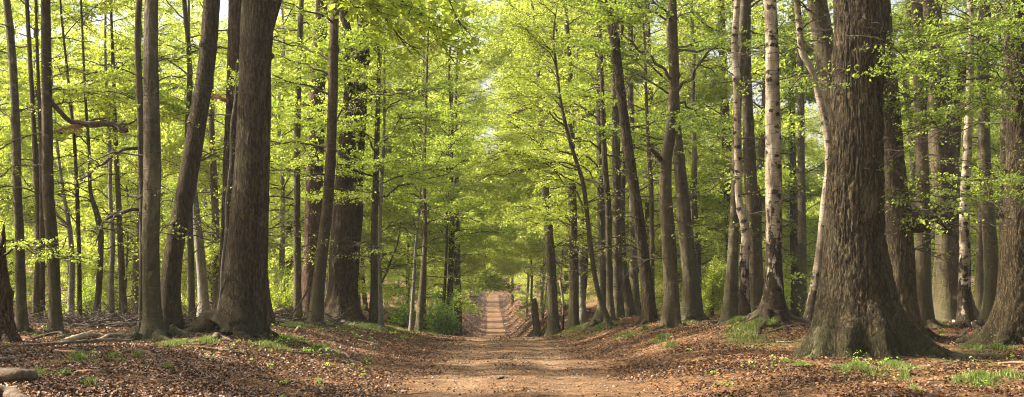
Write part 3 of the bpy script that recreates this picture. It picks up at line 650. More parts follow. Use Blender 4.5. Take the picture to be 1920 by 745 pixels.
T('beech_tree', 'stout shaded grey trunk close behind the crooked thin birch', 'beech tree', 36, [(1418,588,42),(1417,540,31),(1414,470,28),(1410,380,25),(1406,280,22),(1403,180,19),(1400,60,17)], M_BROWN, G_R, flute=.07, zlo=7, nl=16, leaf=M_LEAFD, az=SIDE)
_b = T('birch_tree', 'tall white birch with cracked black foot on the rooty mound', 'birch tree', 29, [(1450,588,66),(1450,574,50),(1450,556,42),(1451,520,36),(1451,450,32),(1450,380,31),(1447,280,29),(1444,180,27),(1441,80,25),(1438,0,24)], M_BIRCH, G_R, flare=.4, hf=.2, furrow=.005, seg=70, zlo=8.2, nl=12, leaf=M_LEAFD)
roots(_b, [(2.9, .15, 1.5, .09), (3.5, .12, .9, .07), (-2.2, .12, .7, .07), (-1.5, .12, .6, .06), (-.9, .12, .8, .07), (-.2, .15, 1.1, .09), (.3, .1, .9, .07), (2.3, .1, .8, .06)], M_MOSSD)
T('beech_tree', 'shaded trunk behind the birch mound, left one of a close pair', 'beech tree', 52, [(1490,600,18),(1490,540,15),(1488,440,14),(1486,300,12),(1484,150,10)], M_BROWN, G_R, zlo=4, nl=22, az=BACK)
T('beech_tree', 'shaded trunk behind the birch mound, right one of a close pair', 'beech tree', 50, [(1506,600,21),(1505,540,18),(1503,440,16),(1502,300,14),(1500,150,12)], M_BEECH, G_R, zlo=4, nl=22, az=BACK)
T('birch_tree', 'bending pale birch emerging from behind the giant oak, curving left at the top', 'birch tree', 29.5, [(1516,590,20),(1528,545,17),(1538,480,16),(1548,380,15),(1555,300,14),(1551,240,14),(1540,185,13),(1524,130,12),(1506,95,12),(1501,50,12),(1494,0,11)], M_BIRCH2, G_R, zlo=8, nl=8, leaf=M_LEAFD)
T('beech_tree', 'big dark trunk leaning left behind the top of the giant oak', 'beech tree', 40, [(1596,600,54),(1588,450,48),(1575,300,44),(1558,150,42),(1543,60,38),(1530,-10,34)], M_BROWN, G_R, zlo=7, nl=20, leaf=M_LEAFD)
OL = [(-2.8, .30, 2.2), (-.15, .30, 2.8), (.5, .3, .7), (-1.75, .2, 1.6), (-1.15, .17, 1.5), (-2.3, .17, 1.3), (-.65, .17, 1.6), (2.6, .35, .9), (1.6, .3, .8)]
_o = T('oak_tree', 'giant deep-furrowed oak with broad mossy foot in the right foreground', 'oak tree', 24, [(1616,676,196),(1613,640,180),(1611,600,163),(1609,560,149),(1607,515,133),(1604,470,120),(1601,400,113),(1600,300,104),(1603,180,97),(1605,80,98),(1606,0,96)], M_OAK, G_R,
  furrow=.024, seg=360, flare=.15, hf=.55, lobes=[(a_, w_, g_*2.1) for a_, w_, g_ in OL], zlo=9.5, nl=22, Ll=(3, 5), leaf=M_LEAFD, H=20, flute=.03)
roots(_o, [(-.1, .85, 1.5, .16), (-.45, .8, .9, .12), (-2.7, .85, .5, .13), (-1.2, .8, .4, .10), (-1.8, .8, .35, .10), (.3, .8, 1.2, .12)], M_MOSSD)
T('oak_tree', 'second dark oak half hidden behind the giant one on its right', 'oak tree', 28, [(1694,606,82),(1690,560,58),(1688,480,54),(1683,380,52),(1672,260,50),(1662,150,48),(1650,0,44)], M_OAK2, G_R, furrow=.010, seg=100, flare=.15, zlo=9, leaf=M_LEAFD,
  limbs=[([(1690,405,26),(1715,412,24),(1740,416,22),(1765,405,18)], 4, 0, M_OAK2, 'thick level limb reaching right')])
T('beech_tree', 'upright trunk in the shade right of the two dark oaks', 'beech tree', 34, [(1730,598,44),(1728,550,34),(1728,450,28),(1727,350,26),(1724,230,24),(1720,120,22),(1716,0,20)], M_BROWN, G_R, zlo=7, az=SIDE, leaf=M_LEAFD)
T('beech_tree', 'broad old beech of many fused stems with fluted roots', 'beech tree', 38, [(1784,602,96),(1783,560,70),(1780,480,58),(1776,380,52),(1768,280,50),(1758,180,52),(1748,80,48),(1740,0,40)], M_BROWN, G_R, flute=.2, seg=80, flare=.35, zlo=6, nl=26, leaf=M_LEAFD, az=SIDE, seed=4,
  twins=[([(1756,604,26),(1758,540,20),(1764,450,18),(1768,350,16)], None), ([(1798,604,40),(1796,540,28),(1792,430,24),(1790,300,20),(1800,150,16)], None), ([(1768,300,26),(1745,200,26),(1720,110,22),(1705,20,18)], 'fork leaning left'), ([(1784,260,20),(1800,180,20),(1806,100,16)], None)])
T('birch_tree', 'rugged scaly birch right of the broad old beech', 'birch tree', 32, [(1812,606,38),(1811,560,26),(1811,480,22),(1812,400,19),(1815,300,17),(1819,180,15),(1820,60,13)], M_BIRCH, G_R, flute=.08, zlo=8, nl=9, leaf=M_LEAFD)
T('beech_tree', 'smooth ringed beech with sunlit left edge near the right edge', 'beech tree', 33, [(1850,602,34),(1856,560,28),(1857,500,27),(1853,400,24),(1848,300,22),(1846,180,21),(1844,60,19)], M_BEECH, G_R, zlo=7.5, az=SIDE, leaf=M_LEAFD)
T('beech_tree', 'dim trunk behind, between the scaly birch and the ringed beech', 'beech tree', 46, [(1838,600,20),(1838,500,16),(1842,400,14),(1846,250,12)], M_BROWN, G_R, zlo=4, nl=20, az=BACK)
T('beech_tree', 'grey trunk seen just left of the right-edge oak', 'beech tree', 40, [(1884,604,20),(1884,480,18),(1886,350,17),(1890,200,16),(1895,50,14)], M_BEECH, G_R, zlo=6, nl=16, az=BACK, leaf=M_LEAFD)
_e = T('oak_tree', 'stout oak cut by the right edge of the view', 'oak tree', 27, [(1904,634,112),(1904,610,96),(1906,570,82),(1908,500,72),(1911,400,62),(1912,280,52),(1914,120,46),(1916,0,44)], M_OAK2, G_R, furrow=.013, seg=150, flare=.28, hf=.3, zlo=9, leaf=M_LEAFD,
  limbs=[([(1906,10,6),(1850,30,4.5),(1812,45,4),(1760,78,3),(1700,130,2)], -4.5, 1.5, M_TWIG, 'thin dark leafy branch slanting down to the left'), ([(1906,150,5),(1860,170,3.5),(1800,210,3),(1740,230,2)], -4, 1.3, M_TWIG), ([(1908,330,4),(1880,340,3),(1830,360,2.5),(1760,440,1.5)], -4, .9, M_TWIG), ([(1906,60,5),(1860,110,3.5),(1780,120,3),(1700,200,2)], -3.5, 1.3, M_TWIG)])

roots(_e, [(-2.9, .5, .5, .12), (-2.2, .5, .4, .10), (-1.5, .5, .3, .10)], M_MOSSD)
# near tree outside the left of the frame whose branch hangs into the top of the view
rng = np.random.default_rng(91)
org = np.array([-5.6, 13.0, float(ground(-5.6, 13))]); t = empty('beech_tree', org)
tagit(t, 'near beech whose leafy branch hangs into the top left of the view', 'beech tree')
mb = MB(); C = spline([[org[0], 13, org[2]-.1, .2], [-5.5, 13.1, 3, .16], [-5.6, 13, 6, .14], [-5.4, 13.2, 11, .06]], 90)
bark_tube(mb, C[:, :3], C[:, 3], None, rng, 16, .4, .3, [], flute=.05); mb.build('trunk', [M_BEECH], t, org)
mb = MB()
for (pts) in ([[-5.5, 13, 5.2], [-4.4, 13, 5.5], [-3.2, 13, 5.4], [-2.2, 13.1, 5.0], [-1.4, 13, 4.5], [-.8, 12.9, 3.9]],
              [[-3.2, 13, 5.4], [-2.3, 12.6, 5.0], [-1.7, 12.5, 4.5], [-1.3, 12.4, 3.95]],
              [[-3.2, 13, 5.4], [-2.4, 13.6, 5.2], [-1.5, 13.9, 5.0], [-.6, 14, 4.3]],
              [[-2.2, 13.1, 5.0], [-1.3, 13.3, 4.9], [-.7, 13.4, 4.5], [-.45, 13.4, 4.0]],
              [[-2.9, 13, 5.4], [-2.4, 12.8, 5.0], [-2.0, 12.7, 4.6], [-1.6, 12.6, 4.2]], [[-2.2, 13.1, 5.0], [-1.7, 12.8, 4.5], [-1.2, 12.7, 4.1], [-.9, 12.6, 3.7]], [[-1.4, 13, 4.5], [-.9, 13.3, 4.2], [-.55, 13.4, 3.75]]):
    C = spline(pts, 14); mb.tube(C, np.linspace(.02, .004, 14), 5, 0)
    sprays_on(mb, rng, C, np.linalg.norm(C[-1]-C[0]), 11, .08, 1.0, .35, .26, .045, .10)
mb.build('limb', [M_TWIG, M_LEAF], t, org, leafmat=True)

# ------------------------------------------------------------------ the wood behind: shared shapes, copied
def proto_tree(k, H, zlo, nl, Ll, ls, leaf, bark, r0, leafy=1.0):
    rng = np.random.default_rng(500+k)
    t = empty('beech_tree', (0, 0, 0)); mb = MB()
    P = [[0, 0, -.4, r0*1.1]]
    for z in np.arange(1.5, H+.1, 2.2): P.append([P[-1][0]+rng.normal(0, .13), P[-1][1]+rng.normal(0, .13), z, max(.01, r0*(1-.9*z/H))])
    C = spline(P, 60); bark_tube(mb, C[:, :3], C[:, 3], None, rng, 10, .5, .3, [], flute=.06)
    tr = mb.build('trunk', [bark], t); mb = MB()
    for q in range(nl):
        z = zlo+(H-.3-zlo)*(q+rng.random())/nl; j = int(np.argmin(abs(C[:, 2]-z))); f = (z-zlo)/(H-zlo)
        limb(mb, rng, C[j, :3], rng.uniform(0, 6.28), rng.uniform(*Ll)*(1-(.2 if k >= 7 else .5)*f), rng.uniform(.1, .8)+.25*f, .022, 4.6, ls, leafy=leafy*(1 if z < 9 else .62 if z < 14 else .45), sp=.045, leafz=.08)
    cr = mb.build('crown', [M_TWIG, leaf], t, leafmat=True)
    return t, tr, cr
PR = [proto_tree(0, 21, 2.0, 46, (3, 5.2), .12, M_LEAFY, M_BEECH, .20), proto_tree(1, 18, 1.5, 44, (2.6, 4.8), .12, M_LEAF, M_BROWN, .17),
      proto_tree(2, 23, 2.6, 50, (3.2, 5.6), .13, M_LEAFY, M_BEECH, .24), proto_tree(3, 15, 1.2, 42, (2.4, 4.4), .11, M_LEAF, M_GREY, .13),
      proto_tree(4, 19, 2.2, 44, (3, 5.2), .12, M_LEAFY, M_BROWN, .19), proto_tree(5, 8, .4, 30, (1.6, 3.2), .095, M_LEAFY, M_BROWN, .07),
      proto_tree(6, 17, 2.5, 42, (2.8, 5), .11, M_LEAFD, M_BROWN, .2), proto_tree(7, 25, 4.0, 60, (4, 7), .13, M_LEAFY, M_BEECH, .13, 1.2), proto_tree(8, 22, 3.2, 54, (4, 6.5), .12, M_LEAFY, M_BROWN, .12, 1.2)]
used = set()
def put(k, x, y, s, label, group, rz):
    t, tr, cr = PR[k]
    if k in used:
        t2 = t.copy(); COL.objects.link(t2)
        for c in (tr, cr):
            c2 = c.copy(); COL.objects.link(c2); c2.parent = t2
        t = t2
    used.add(k)
    t.location = (x, y, float(ground(x, y))); t.scale = (s, s, s); t.rotation_euler = (0, 0, rz)
    tagit(t, label, 'beech tree', group)
rb = np.random.default_rng(44)
spots = []
def free(x, y, m): return all((x-a)**2+(y-b)**2 > m*m for a, b in spots)
for q, (x, y) in enumerate([(-7.6, 58), (4.6, 62), (-7.4, 72), (3.6, 73), (-8.2, 86), (3.0, 85), (-4.3, 95), (2.6, 95), (-7.0, 118), (2.4, 110), (-6.6, 140), (2.0, 128), (1.6, 146), (3.4, 67), (-4.6, 124)]):
    spots.append((x, y)); sd_ = 'left' if q % 2 == 0 else 'right'
    put(7+(q//2) % 2, x, y, 1.0, f'slim trunk lining the {sd_} side of the sunken lane in the dip', f'trees lining the {sd_} side of the dip', q*2.1)
ry_ = np.random.default_rng(21); ns_ = 0; first = True
while ns_ < 56:
    side = -1 if ns_ % 3 == 0 else 1
    if ns_ < 34: y = ry_.uniform(49, 80); x = float(road_x(y))+side*ry_.uniform(4.2, 15+y*.08)
    else: side = -1 if ns_ % 2 else 1; y = ry_.uniform(76, 235); x = float(road_x(y))+side*ry_.uniform(2.9, 6.5)
    if not free(x, y, 1.5): continue
    spots.append((x, y)); ns_ += 1; t0_, a_, b_ = PR[5]
    if True:
        t_ = bpy.data.objects.new('sapling', None); COL.objects.link(t_)
        for c in (a_, b_): c2 = c.copy(); COL.objects.link(c2); c2.parent = t_
    t_.location = (x, y, float(ground(x, y))); q = ry_.uniform(.5, .85); t_.scale = (q, q, q*.9); t_.rotation_euler = (0, 0, ry_.uniform(0, 6.28))
    sd_ = 'left' if side < 0 else 'right'
    tagit(t_, f'low leafy sapling in the understorey beyond the {sd_} bank', 'sapling', f'saplings beyond the {sd_} bank')
rl = np.random.default_rng(12)
for q in range(7):
    y = 150+q*12; x = float(road_x(y))-rl.uniform(3.5, 17); spots.append((x, y))
    put([0, 2, 4][q % 3], x, y, rl.uniform(.9, 1.1), 'hazy distant tree in bright leaf far back on the left', 'distant trees on the left', q*1.1)
for q, (x, y) in enumerate([(-5.5, 292), (-2.5, 300), (-9, 298), (1.5, 306), (6, 300), (-14, 305), (11, 304)]):
    spots.append((x, y)); put(q % 5, x, y, 1.0, 'distant tree standing across the far end of the track', 'trees closing the far end of the track', q*1.7)
bands = [(50, 62, 20, 2.6), (62, 80, 30, 3.0), (80, 105, 34, 3.6), (105, 150, 34, 5.0), (150, 230, 30, 7.0)]
for (y0, y1, n, md) in bands:
    c = 0; tries = 0
    while c < n and tries < 4000:
        tries += 1
        y = rb.uniform(y0, y1); hwid = y*.385+3; x = rb.uniform(-hwid, hwid); ad = abs(x-float(road_x(y)))
        if ad < (3.6 if y < 62 else 2.6) or not free(x, y, md): continue
        spots.append((x, y)); c += 1
        side = 'left' if x < float(road_x(y)) else 'right'
        if y < 80: k = int(rb.choice([1, 3, 4, 5, 5, 0] if side == 'left' else [0, 1, 2, 4, 5, 6]))
        else: k = int(rb.choice([0, 1, 2, 4, 6] if side == 'right' else [0, 3, 4, 1, 2]))
        if ad < 7 and y > 60:
            label, group = f'slim trunk lining the {side} side of the sunken lane in the dip', f'trees lining the {side} side of the dip'
        elif y < 80: label, group = f'slender leafy tree in the wood just beyond the {side} bank', f'slender trees just beyond the {side} bank'
        else: label, group = f'hazy distant tree in bright leaf far back on the {side}', f'distant trees on the {side}'
        put(k, x, y, rb.uniform(.85, 1.15), label, group, rb.uniform(0, 6.28))

# neighbours outside the frame on the sunny side, whose crowns shade the banks and the track
for q, (x, y) in enumerate([(-15, 7), (-18, 12), (-16, 20.5), (-16, 29), (-18, 22), (-19.5, 36)]):
    put([0, 2, 4, 1, 6][q % 5], x, y, 1.0+.1*(q % 3), 'leafy beech standing outside the left edge of the view', 'beeches outside the left edge', q*1.3)

for q, (x, y) in enumerate([(-7, -6), (6.5, -7), (-1, -14), (10, 1), (12, -8), (-12, -10), (5, -20), (12.5, 12), (14.5, 20), (-6, -18), (10.5, 6), (16, 9), (17, 28), (20, 20)]):  # unseen trees, added to dim the sky light on the trunk fronts
    put([2, 0, 4, 1, 6][q % 5], x, y, 1.0+.1*(q % 3), 'leafy beech standing beside or behind the viewpoint, outside the view', 'beeches around the viewpoint', q*1.9)

# shrubs
def shrub(px, py, d, wpx, hpx, label, leaf, n=22):
    p = world(px, py, d); z = float(ground(p[0], d)); org = np.array([p[0], d, z]); rng = np.random.default_rng(hash_s(label) % 9999)
    t = empty('green_shrub', org); tagit(t, label, 'shrub', 'low shrubs along the banks')
    w, h = wpx*d/F/2, hpx*d/F; mb = MB(); mw = MB()
    for k in range(n):
        a = rng.uniform(0, 6.28); q = rng.uniform(.3, 1); el = rng.uniform(.35, 1.3); L = math.hypot(w, h)*q*.75
        C = org+np.outer(np.linspace(0, 1, 6), [math.cos(a)*math.cos(el)*w*1.1*q, math.sin(a)*math.cos(el)*w*q, math.sin(el)*h*.95*q])+np.cumsum(rng.normal(0, .02, (6, 3)), 0)
        mw.tube(C, np.linspace(.012, .004, 6), 4, 0); sprays_on(mb, rng, C, L, 12, .065, 1.0, .2, .45, .045)
    mw.build('stem', [M_TWIG], t, org); mb.build('foliage', [M_TWIG, leaf], t, org, leafmat=True)
shrub(832, 625, 54, 90, 100, 'bright green leafy shrub at the left edge of the dip', M_LEAFG, 26)
shrub(757, 612, 50, 80, 90, 'green shrub behind the two slim stems, left of the thin leaning pole', M_LEAFG, 22)
shrub(905-70, 600, 66, 60, 60, 'small green shrub farther down beside the sunken lane', M_LEAFG, 16)
shrub(530, 600, 46, 90, 110, 'loose yellow-green shrub right of the huge buttressed trunk', M_LEAFY, 20)
shrub(160, 612, 44, 120, 110, 'pale green undergrowth behind the brushwood at far left', M_LEAF, 22)
shrub(330, 606, 46, 60, 120, 'sparse green shrub behind the leaning brown trunk', M_LEAF, 14)
shrub(1335, 600, 46, 80, 150, 'bright yellow-green shrub between the fluted trunk and the straight grey trunk', M_LEAFY, 24)
shrub(1540, 590, 44, 60, 120, 'green shrub in the shade left of the giant oak', M_LEAFD, 18)

# distant wood: one mass
rng = np.random.default_rng(5); mb = MB(); n = 420
cy = rng.uniform(210, 420, n); cx = rng.uniform(-1, 1, n)*(cy*.42+4); keep = (np.abs(cx-road_x(cy)) > 4) | (cy > 275); cx, cy = cx[keep], cy[keep]
cz = ground(cx, cy); hh = rng.uniform(9, 20, len(cx))
thin_segments(mb, np.stack([cx, cy, cz], -1), np.stack([cx+rng.normal(0, .5, len(cx)), cy, cz+hh], -1), np.full(len(cx), .22), np.full(len(cx), .05))
rep = np.repeat(np.arange(len(cx)), 600); m_ = len(rep); u = rng.random(m_)
rad = 3.6*np.sqrt(rng.random(m_))*(1.1-u*.7); aa = rng.random(m_)*6.28
P = np.stack([cx[rep]+np.cos(aa)*rad, cy[rep]+np.sin(aa)*rad, cz[rep]+(.06+.98*u)*hh[rep]], -1)
P[:, 2] = np.floor(P[:, 2]*1.1)/1.1+rng.normal(0, .14, m_)
leaves(mb, P, .42, rng, 1, .7)
o = mb.build('distant_wood', [M_TWIG, M_LEAFY], leafmat=True); tagit(o, 'hazy green wood rising on the far slope beyond the dip', 'woodland', kind='stuff')

print('LEAFPOLYS', sum(len(m.polygons) for m in bpy.data.meshes))
# ------------------------------------------------------------------ haze
hz = mesh('haze', [[x, y, z] for z in (-8, 62) for y in (-320, 2450) for x in (-1550, 1550)], [np.array([[0, 2, 3, 1], [4, 5, 7, 6], [0, 1, 5, 4], [2, 6, 7, 3], [0, 4, 6, 2], [1, 3, 7, 5]])], [], smooth=False)
hm, ht, hn, hl = newmat('haze'); ho = hn.new('ShaderNodeOutputMaterial'); hv = hn.new('ShaderNodeVolumePrincipled')
hv.inputs['Color'].default_value = (1, .98, .9, 1); hv.inputs['Density'].default_value = HAZE; hv.inputs['Anisotropy'].default_value = .2
hl.new(hv.outputs[0], ho.inputs['Volume']); hz.data.materials.append(hm); tagit(hz, 'thin pale morning haze between the trees', 'haze', kind='stuff')
# ------------------------------------------------------------------ litter, grass, chips
rng = np.random.default_rng(11); mb = MB()
N = 560000
y = 14+(48-14)*rng.random(N)**1.25; x = (rng.random(N)*2-1)*(y*.375+.6)
adx = np.abs(x-road_x(y)); prob = np.maximum(.05+.95*sstep(-.5, .5, adx-road_hw(y)+.25*noise(x*1.3, y*1.3)), .42*np.exp(-(adx/.33)**2)*sstep(-.3, .5, noise(x*1.1, y*.5, 9)+.3))
prob *= .12+.88*sstep(-.4, .5, fbm(x*.9, y*.9, 4, 3)+.30*(x < 0)-.12*(x > 1.5))
keepm = rng.random(N) < prob; x, y = x[keepm], y[keepm]
P = np.stack([x, y, ground(x, y)+.006+.03*rng.random(len(x))], -1)
leaves(mb, P, .047, rng, 0, .6, .7, 0)
o = mb.build('leaf_litter', [M_LITTER]); tagit(o, 'dead brown and orange leaves covering the banks', 'leaf litter', kind='stuff')
# farther litter on the slopes of the lane
mb = MB(); N = 90000; y = 62+rng.random(N)*180; x = road_x(y)+rng.choice([-1, 1], N)*(1.0+rng.random(N)**1.3*7)
P = np.stack([x, y, ground(x, y)+.02], -1); leaves(mb, P, .16, rng, 0, .5, .7, 0)
o = mb.build('leaf_litter', [M_LITTER]); tagit(o, 'rusty leaves on the slopes of the sunken lane', 'leaf litter', kind='stuff')
mb = MB()
for (gx, gy, rx, ry, a) in GS:
    n = int(min(4200, 800*a*max(.25, rx*ry*9)))
    ang = rng.random(n)*6.28; q = np.abs(rng.normal(0, .62, n)); bx, by = gx+np.cos(ang)*q*rx, gy+np.sin(ang)*q*ry
    kk = (noise(bx*4, by*4, 7)+.6*noise(bx*11, by*11, 3) > -.3+.5*q) & (np.abs(bx-road_x(by)) > 1.3); bx, by = bx[kk], by[kk]; n = len(bx)
    if n == 0: continue
    b = np.stack([bx, by, ground(bx, by)], -1); h = rng.uniform(.04, .12, n)*(1.1-q[kk]*.5)
    l = rng.normal(0, .35, (n, 2)); tip = b+np.stack([l[:, 0]*h, l[:, 1]*h, h], -1)
    w = .004+.003*rng.random(n); aa = rng.random(n)*3.14; wv = np.stack([np.cos(aa)*w, np.sin(aa)*w, 0*w], -1)
    mid = b*.5+tip*.5+np.stack([-l[:, 0]*h*.15, -l[:, 1]*h*.15, h*.1], -1)
    V = np.stack([b-wv, b+wv, mid+wv*.8, mid-wv*.8, tip], 1)
    s0 = mb.n; mb.add(V.reshape(-1, 3), np.arange(n)[:, None]*5+np.array([[0, 1, 2, 3]]), 0)
    mb.F[3].append(np.arange(n)[:, None]*5+np.array([[3, 2, 4]])+s0); mb.M[3].append(np.zeros(n))
o = mb.build('grass', [M_GRASS]); tagit(o, 'patches of short green grass among the dead leaves', 'grass', kind='stuff')
# chips and pebbles on the track
mb = MB(); N = 5000; y = 14+30*rng.random(N)**1.2; x = road_x(y)+rng.normal(0, 1.3, N); P = np.stack([x, y, ground(x, y)+.006], -1)
r = .006+.016*rng.random(N)**3
oct_ = np.array([[1, 0, 0], [0, 1, 0], [-1, 0, 0], [0, -1, 0], [0, 0, .7], [0, 0, -.5]]); V = P[:, None]+oct_[None]*r[:, None, None]*rng.uniform(.6, 1.4, (N, 6, 1))
ft = np.array([[0, 1, 4], [1, 2, 4], [2, 3, 4], [3, 0, 4], [1, 0, 5], [2, 1, 5], [3, 2, 5], [0, 3, 5]])
mb.add(V.reshape(-1, 3), (np.arange(N)[:, None, None]*6+ft[None]).reshape(-1, 3), 0)
o = mb.build('gravel', [M_STONE]); tagit(o, 'small pebbles and grit scattered over the dirt track', 'gravel', kind='stuff')
# seedlings
mb = MB(); ns = 420; yy = 17+26*rng.random(ns)**.8; xx = np.where(rng.random(ns) < .6, -1, 1)*(2.4+rng.random(ns)*yy*.32); xx = xx+road_x(yy)
ok = (noise(xx*.7, yy*.5, 31) > -.05) & (np.abs(xx) < yy*.37)
for x_, y_ in zip(xx[ok], yy[ok]):
    k_ = int(rng.integers(5, 14)); h_ = rng.uniform(.05, .2); b = np.array([x_, y_, float(ground(x_, y_))])
    P = b+np.stack([rng.normal(0, h_*.45, k_), rng.normal(0, h_*.45, k_), h_*rng.uniform(.4, 1.1, k_)], -1)
    thin_segments(mb, np.repeat(b[None], k_, 0), P, np.full(k_, .0025), np.full(k_, .0015)); leaves(mb, P, .05, rng, 1, .6)
o = mb.build('seedlings', [M_TWIG, M_LEAFG], leafmat=True); tagit(o, 'tiny green seedlings sprouting through the dead leaves', 'seedlings', kind='stuff')
# brushwood tangle on the left
mb = MB()
for k in range(800):
    px = rng.uniform(20, 400) if k < 640 else rng.uniform(470, 640); d = rng.uniform(31, 37) if k < 640 else rng.uniform(35, 40)
    c = world(px, 610, d); z = float(ground(c[0], d)); L = rng.uniform(.4, 1.3); a = rng.uniform(0, 6.28); el = rng.uniform(0, 1.0)*rng.random()
    C = np.array([c[0], d, z+rng.uniform(0, .2)])+np.outer(np.linspace(0, 1, 6), [math.cos(a)*L*math.cos(el), math.sin(a)*L*math.cos(el), L*math.sin(el)])+np.cumsum(rng.normal(0, .035, (6, 3)), 0)
    mb.tube(C, np.linspace(rng.uniform(.006, .02), .003, 6), 4, 0)
o = mb.build('brushwood', [M_TWIG]); tagit(o, 'tangle of thin dead twigs between the left-hand trunks', 'brushwood', kind='stuff')
mb = MB()
for k in range(1500):
    yy = 14+30*rng.random()**1.2; xx = rng.uniform(-1, 1)*(yy*.37)
    if abs(xx-road_x(yy)) < 1.7 and rng.random() < .85: continue
    L = rng.uniform(.12, .55); a = rng.uniform(0, 6.28); t_ = np.linspace(-.5, .5, 4)
    cx_, cy_ = xx+t_*L*math.cos(a)+rng.normal(0, .012, 4), yy+t_*L*math.sin(a)+rng.normal(0, .012, 4)
    mb.tube(np.stack([cx_, cy_, ground(cx_, cy_)+.02], -1), np.linspace(rng.uniform(.004, .01), .003, 4), 4, 0)
o = mb.build('fallen_twigs', [M_LOG]); tagit(o, 'countless small twigs lying among the dead leaves', 'twigs', kind='stuff')

# ------------------------------------------------------------------ logs and fallen branches
G_F = 'fallen wood on the forest floor'
def fallen(name, label, pts, mat, lift=.0, cat='branch', ends=None, forks=(), d=None):
    """pts: (px, py of the underside, width px)"""
    W_ = []
    for (px, py, w, *up) in pts:
        g_ = on_ground(px, py); dd = g_[1] if d is None else d
        x_ = (px-CX)*dd/F; z_ = float(ground(x_, dd)); r = w*dd/F/2
        W_.append([x_, dd, z_+r*.8+(up[0] if up else 0), r])
    W_ = np.array(W_); org = W_[0, :3]-[0, 0, W_[0, 3]]
    rng = np.random.default_rng(hash_s(label) % 9999)
    mb = MB(); C = spline(W_, max(14, int(np.linalg.norm(W_[-1, :3]-W_[0, :3])*14)))
    mb.tube(C[:, :3], np.maximum(C[:, 3], .004)*(1+.06*rng.normal(0, 1, len(C))), 18, 0, rough=.3, rng=rng, fr=8)
    for (t_, da, L, r) in forks:
        k = int(t_*(len(C)-1)); D = C[min(k+1, len(C)-1), :3]-C[k-1, :3]; D /= np.linalg.norm(D); ca, sa = math.cos(da), math.sin(da)
        D = np.array([D[0]*ca-D[1]*sa, D[0]*sa+D[1]*ca, .25]); q = C[k, :3]+np.outer(np.linspace(0, 1, 6), D*L)+np.cumsum(rng.normal(0, .012, (6, 3)), 0)
        mb.tube(q, np.linspace(r, .004, 6), 6, 0)
    o = mb.build(name, [mat], origin=org); o.location = org; tagit(o, label, cat, G_F); return o
fallen('fallen_log', 'thick rounded log at the lower left edge, upper one', [(-20,722,34),(15,722,34),(40,720,32),(58,712,22)], M_LOG, cat='log')
fallen('fallen_log', 'thick log cut by the bottom left corner', [(-30,752,34),(10,752,32),(40,760,28),(75,768,20)], M_LOG, cat='log')
fallen('fallen_log', 'short pale cut end lying between the two lower left logs', [(14,742,12),(20,738,13),(26,736,12)], M_PALE, cat='log')
fallen('fallen_log', 'long barkless log lying left of the stout smooth beech', [(-10,655,7),(60,652,9),(120,650,11),(180,646,11),(250,644,9)], M_LOG, cat='log', forks=[(.4, .6, .5, .02)])
fallen('fallen_log', 'pale stripped log propped on the long log', [(105,648,8,.0),(125,645,10,.02),(150,641,11,.05),(174,637,12,.07)], M_PALE, cat='log')
fallen('fallen_branch', 'bleached branch with upright stub beside the stout smooth beech', [(165,646,6),(190,644,7,.05),(205,640,7,.08),(228,638,5,.08)], M_PALE, forks=[(.5, 1.2, .35, .025), (.8, -1, .3, .02)])
fallen('fallen_branch', 'long dark branch on the ground below the pale propped log', [(30,660,5),(90,660,6),(150,659,6),(215,656,4)], M_TWIG, forks=[(.3, .5, .5, .012)])
fallen('fallen_branch', 'reddish rotten branch above the left grass patch', [(93,660,5),(115,663,7),(140,664,6),(152,665,4)], M_REDW)
fallen('fallen_branch', 'thin pale stick right of the left grass patch', [(150,664,4),(170,664,4.5),(187,667,3)], M_PALE)
fallen('fallen_branch', 'arched dark branch crossing in front of the brushwood', [(50,644,5),(75,637,5,.03),(92,634,5,.05),(120,636,4,.02)], M_TWIG, forks=[(.6, .7, .6, .012)])
fallen('fallen_branch', 'stout dark stick lying among leaves right of the left grass', [(228,665,6),(245,663,8),(270,664,8),(285,668,4)], M_LOG)
fallen('fallen_branch', 'long thin slanting stick below the left grass patch', [(115,684,4),(150,681,4),(180,674,4),(205,670,3)], M_LOG)
fallen('fallen_branch', 'reddish brown piece of log in the left foreground leaves', [(146,702,9),(165,702,10),(186,701,8)], M_REDW)
fallen('fallen_branch', 'straight thin rod above the reddish log piece', [(80,692,3),(140,694,3),(203,694,3)], M_LOG)
fallen('fallen_branch', 'dark weathered bough half sunk at the left edge', [(-10,680,12),(12,680,12),(32,678,8)], M_LOG, cat='bough')
fallen('fallen_branch', 'long low branch at the very left edge above the thick logs', [(-10,698,8),(20,697,8),(60,694,5)], M_LOG)
fallen('fallen_branch', 'thin long branch trailing through leaves in the left foreground', [(100,718,4),(150,720,4),(190,724,4),(235,728,3)], M_LOG)
fallen('fallen_branch', 'dark branch lying in grass below the huge buttressed trunk', [(372,654,5),(400,657,6),(430,662,6),(456,665,4)], M_LOG, forks=[(.5, .6, .4, .012)])
fallen('fallen_branch', 'dark branch farther down in the leaves below the huge trunk', [(410,671,5),(428,675,6),(445,678,5)], M_TWIG)
fallen('fallen_log', 'chunky dead wood in front of the huge buttressed trunk', [(402,640,10),(412,638,13),(424,640,9),(440,645,5)], M_LOG, cat='log')
fallen('fallen_log', 'cut log with raised end right of the huge buttressed trunk', [(478,603,14,0),(495,601,14,.03),(512,597,14,.1),(521,594,13,.15)], M_LOG, cat='log')
fallen('fallen_log', 'pale short log lying under the raised cut log', [(503,607,9),(520,607,10),(542,608,8)], M_PALE, cat='log')
fallen('fallen_branch', 'crooked thin branch arching up left of the slim leaning trunk', [(535,606,4,0),(546,606,4,.25),(560,604,4,.5),(580,600,3,1.0)], M_LOG, d=37)
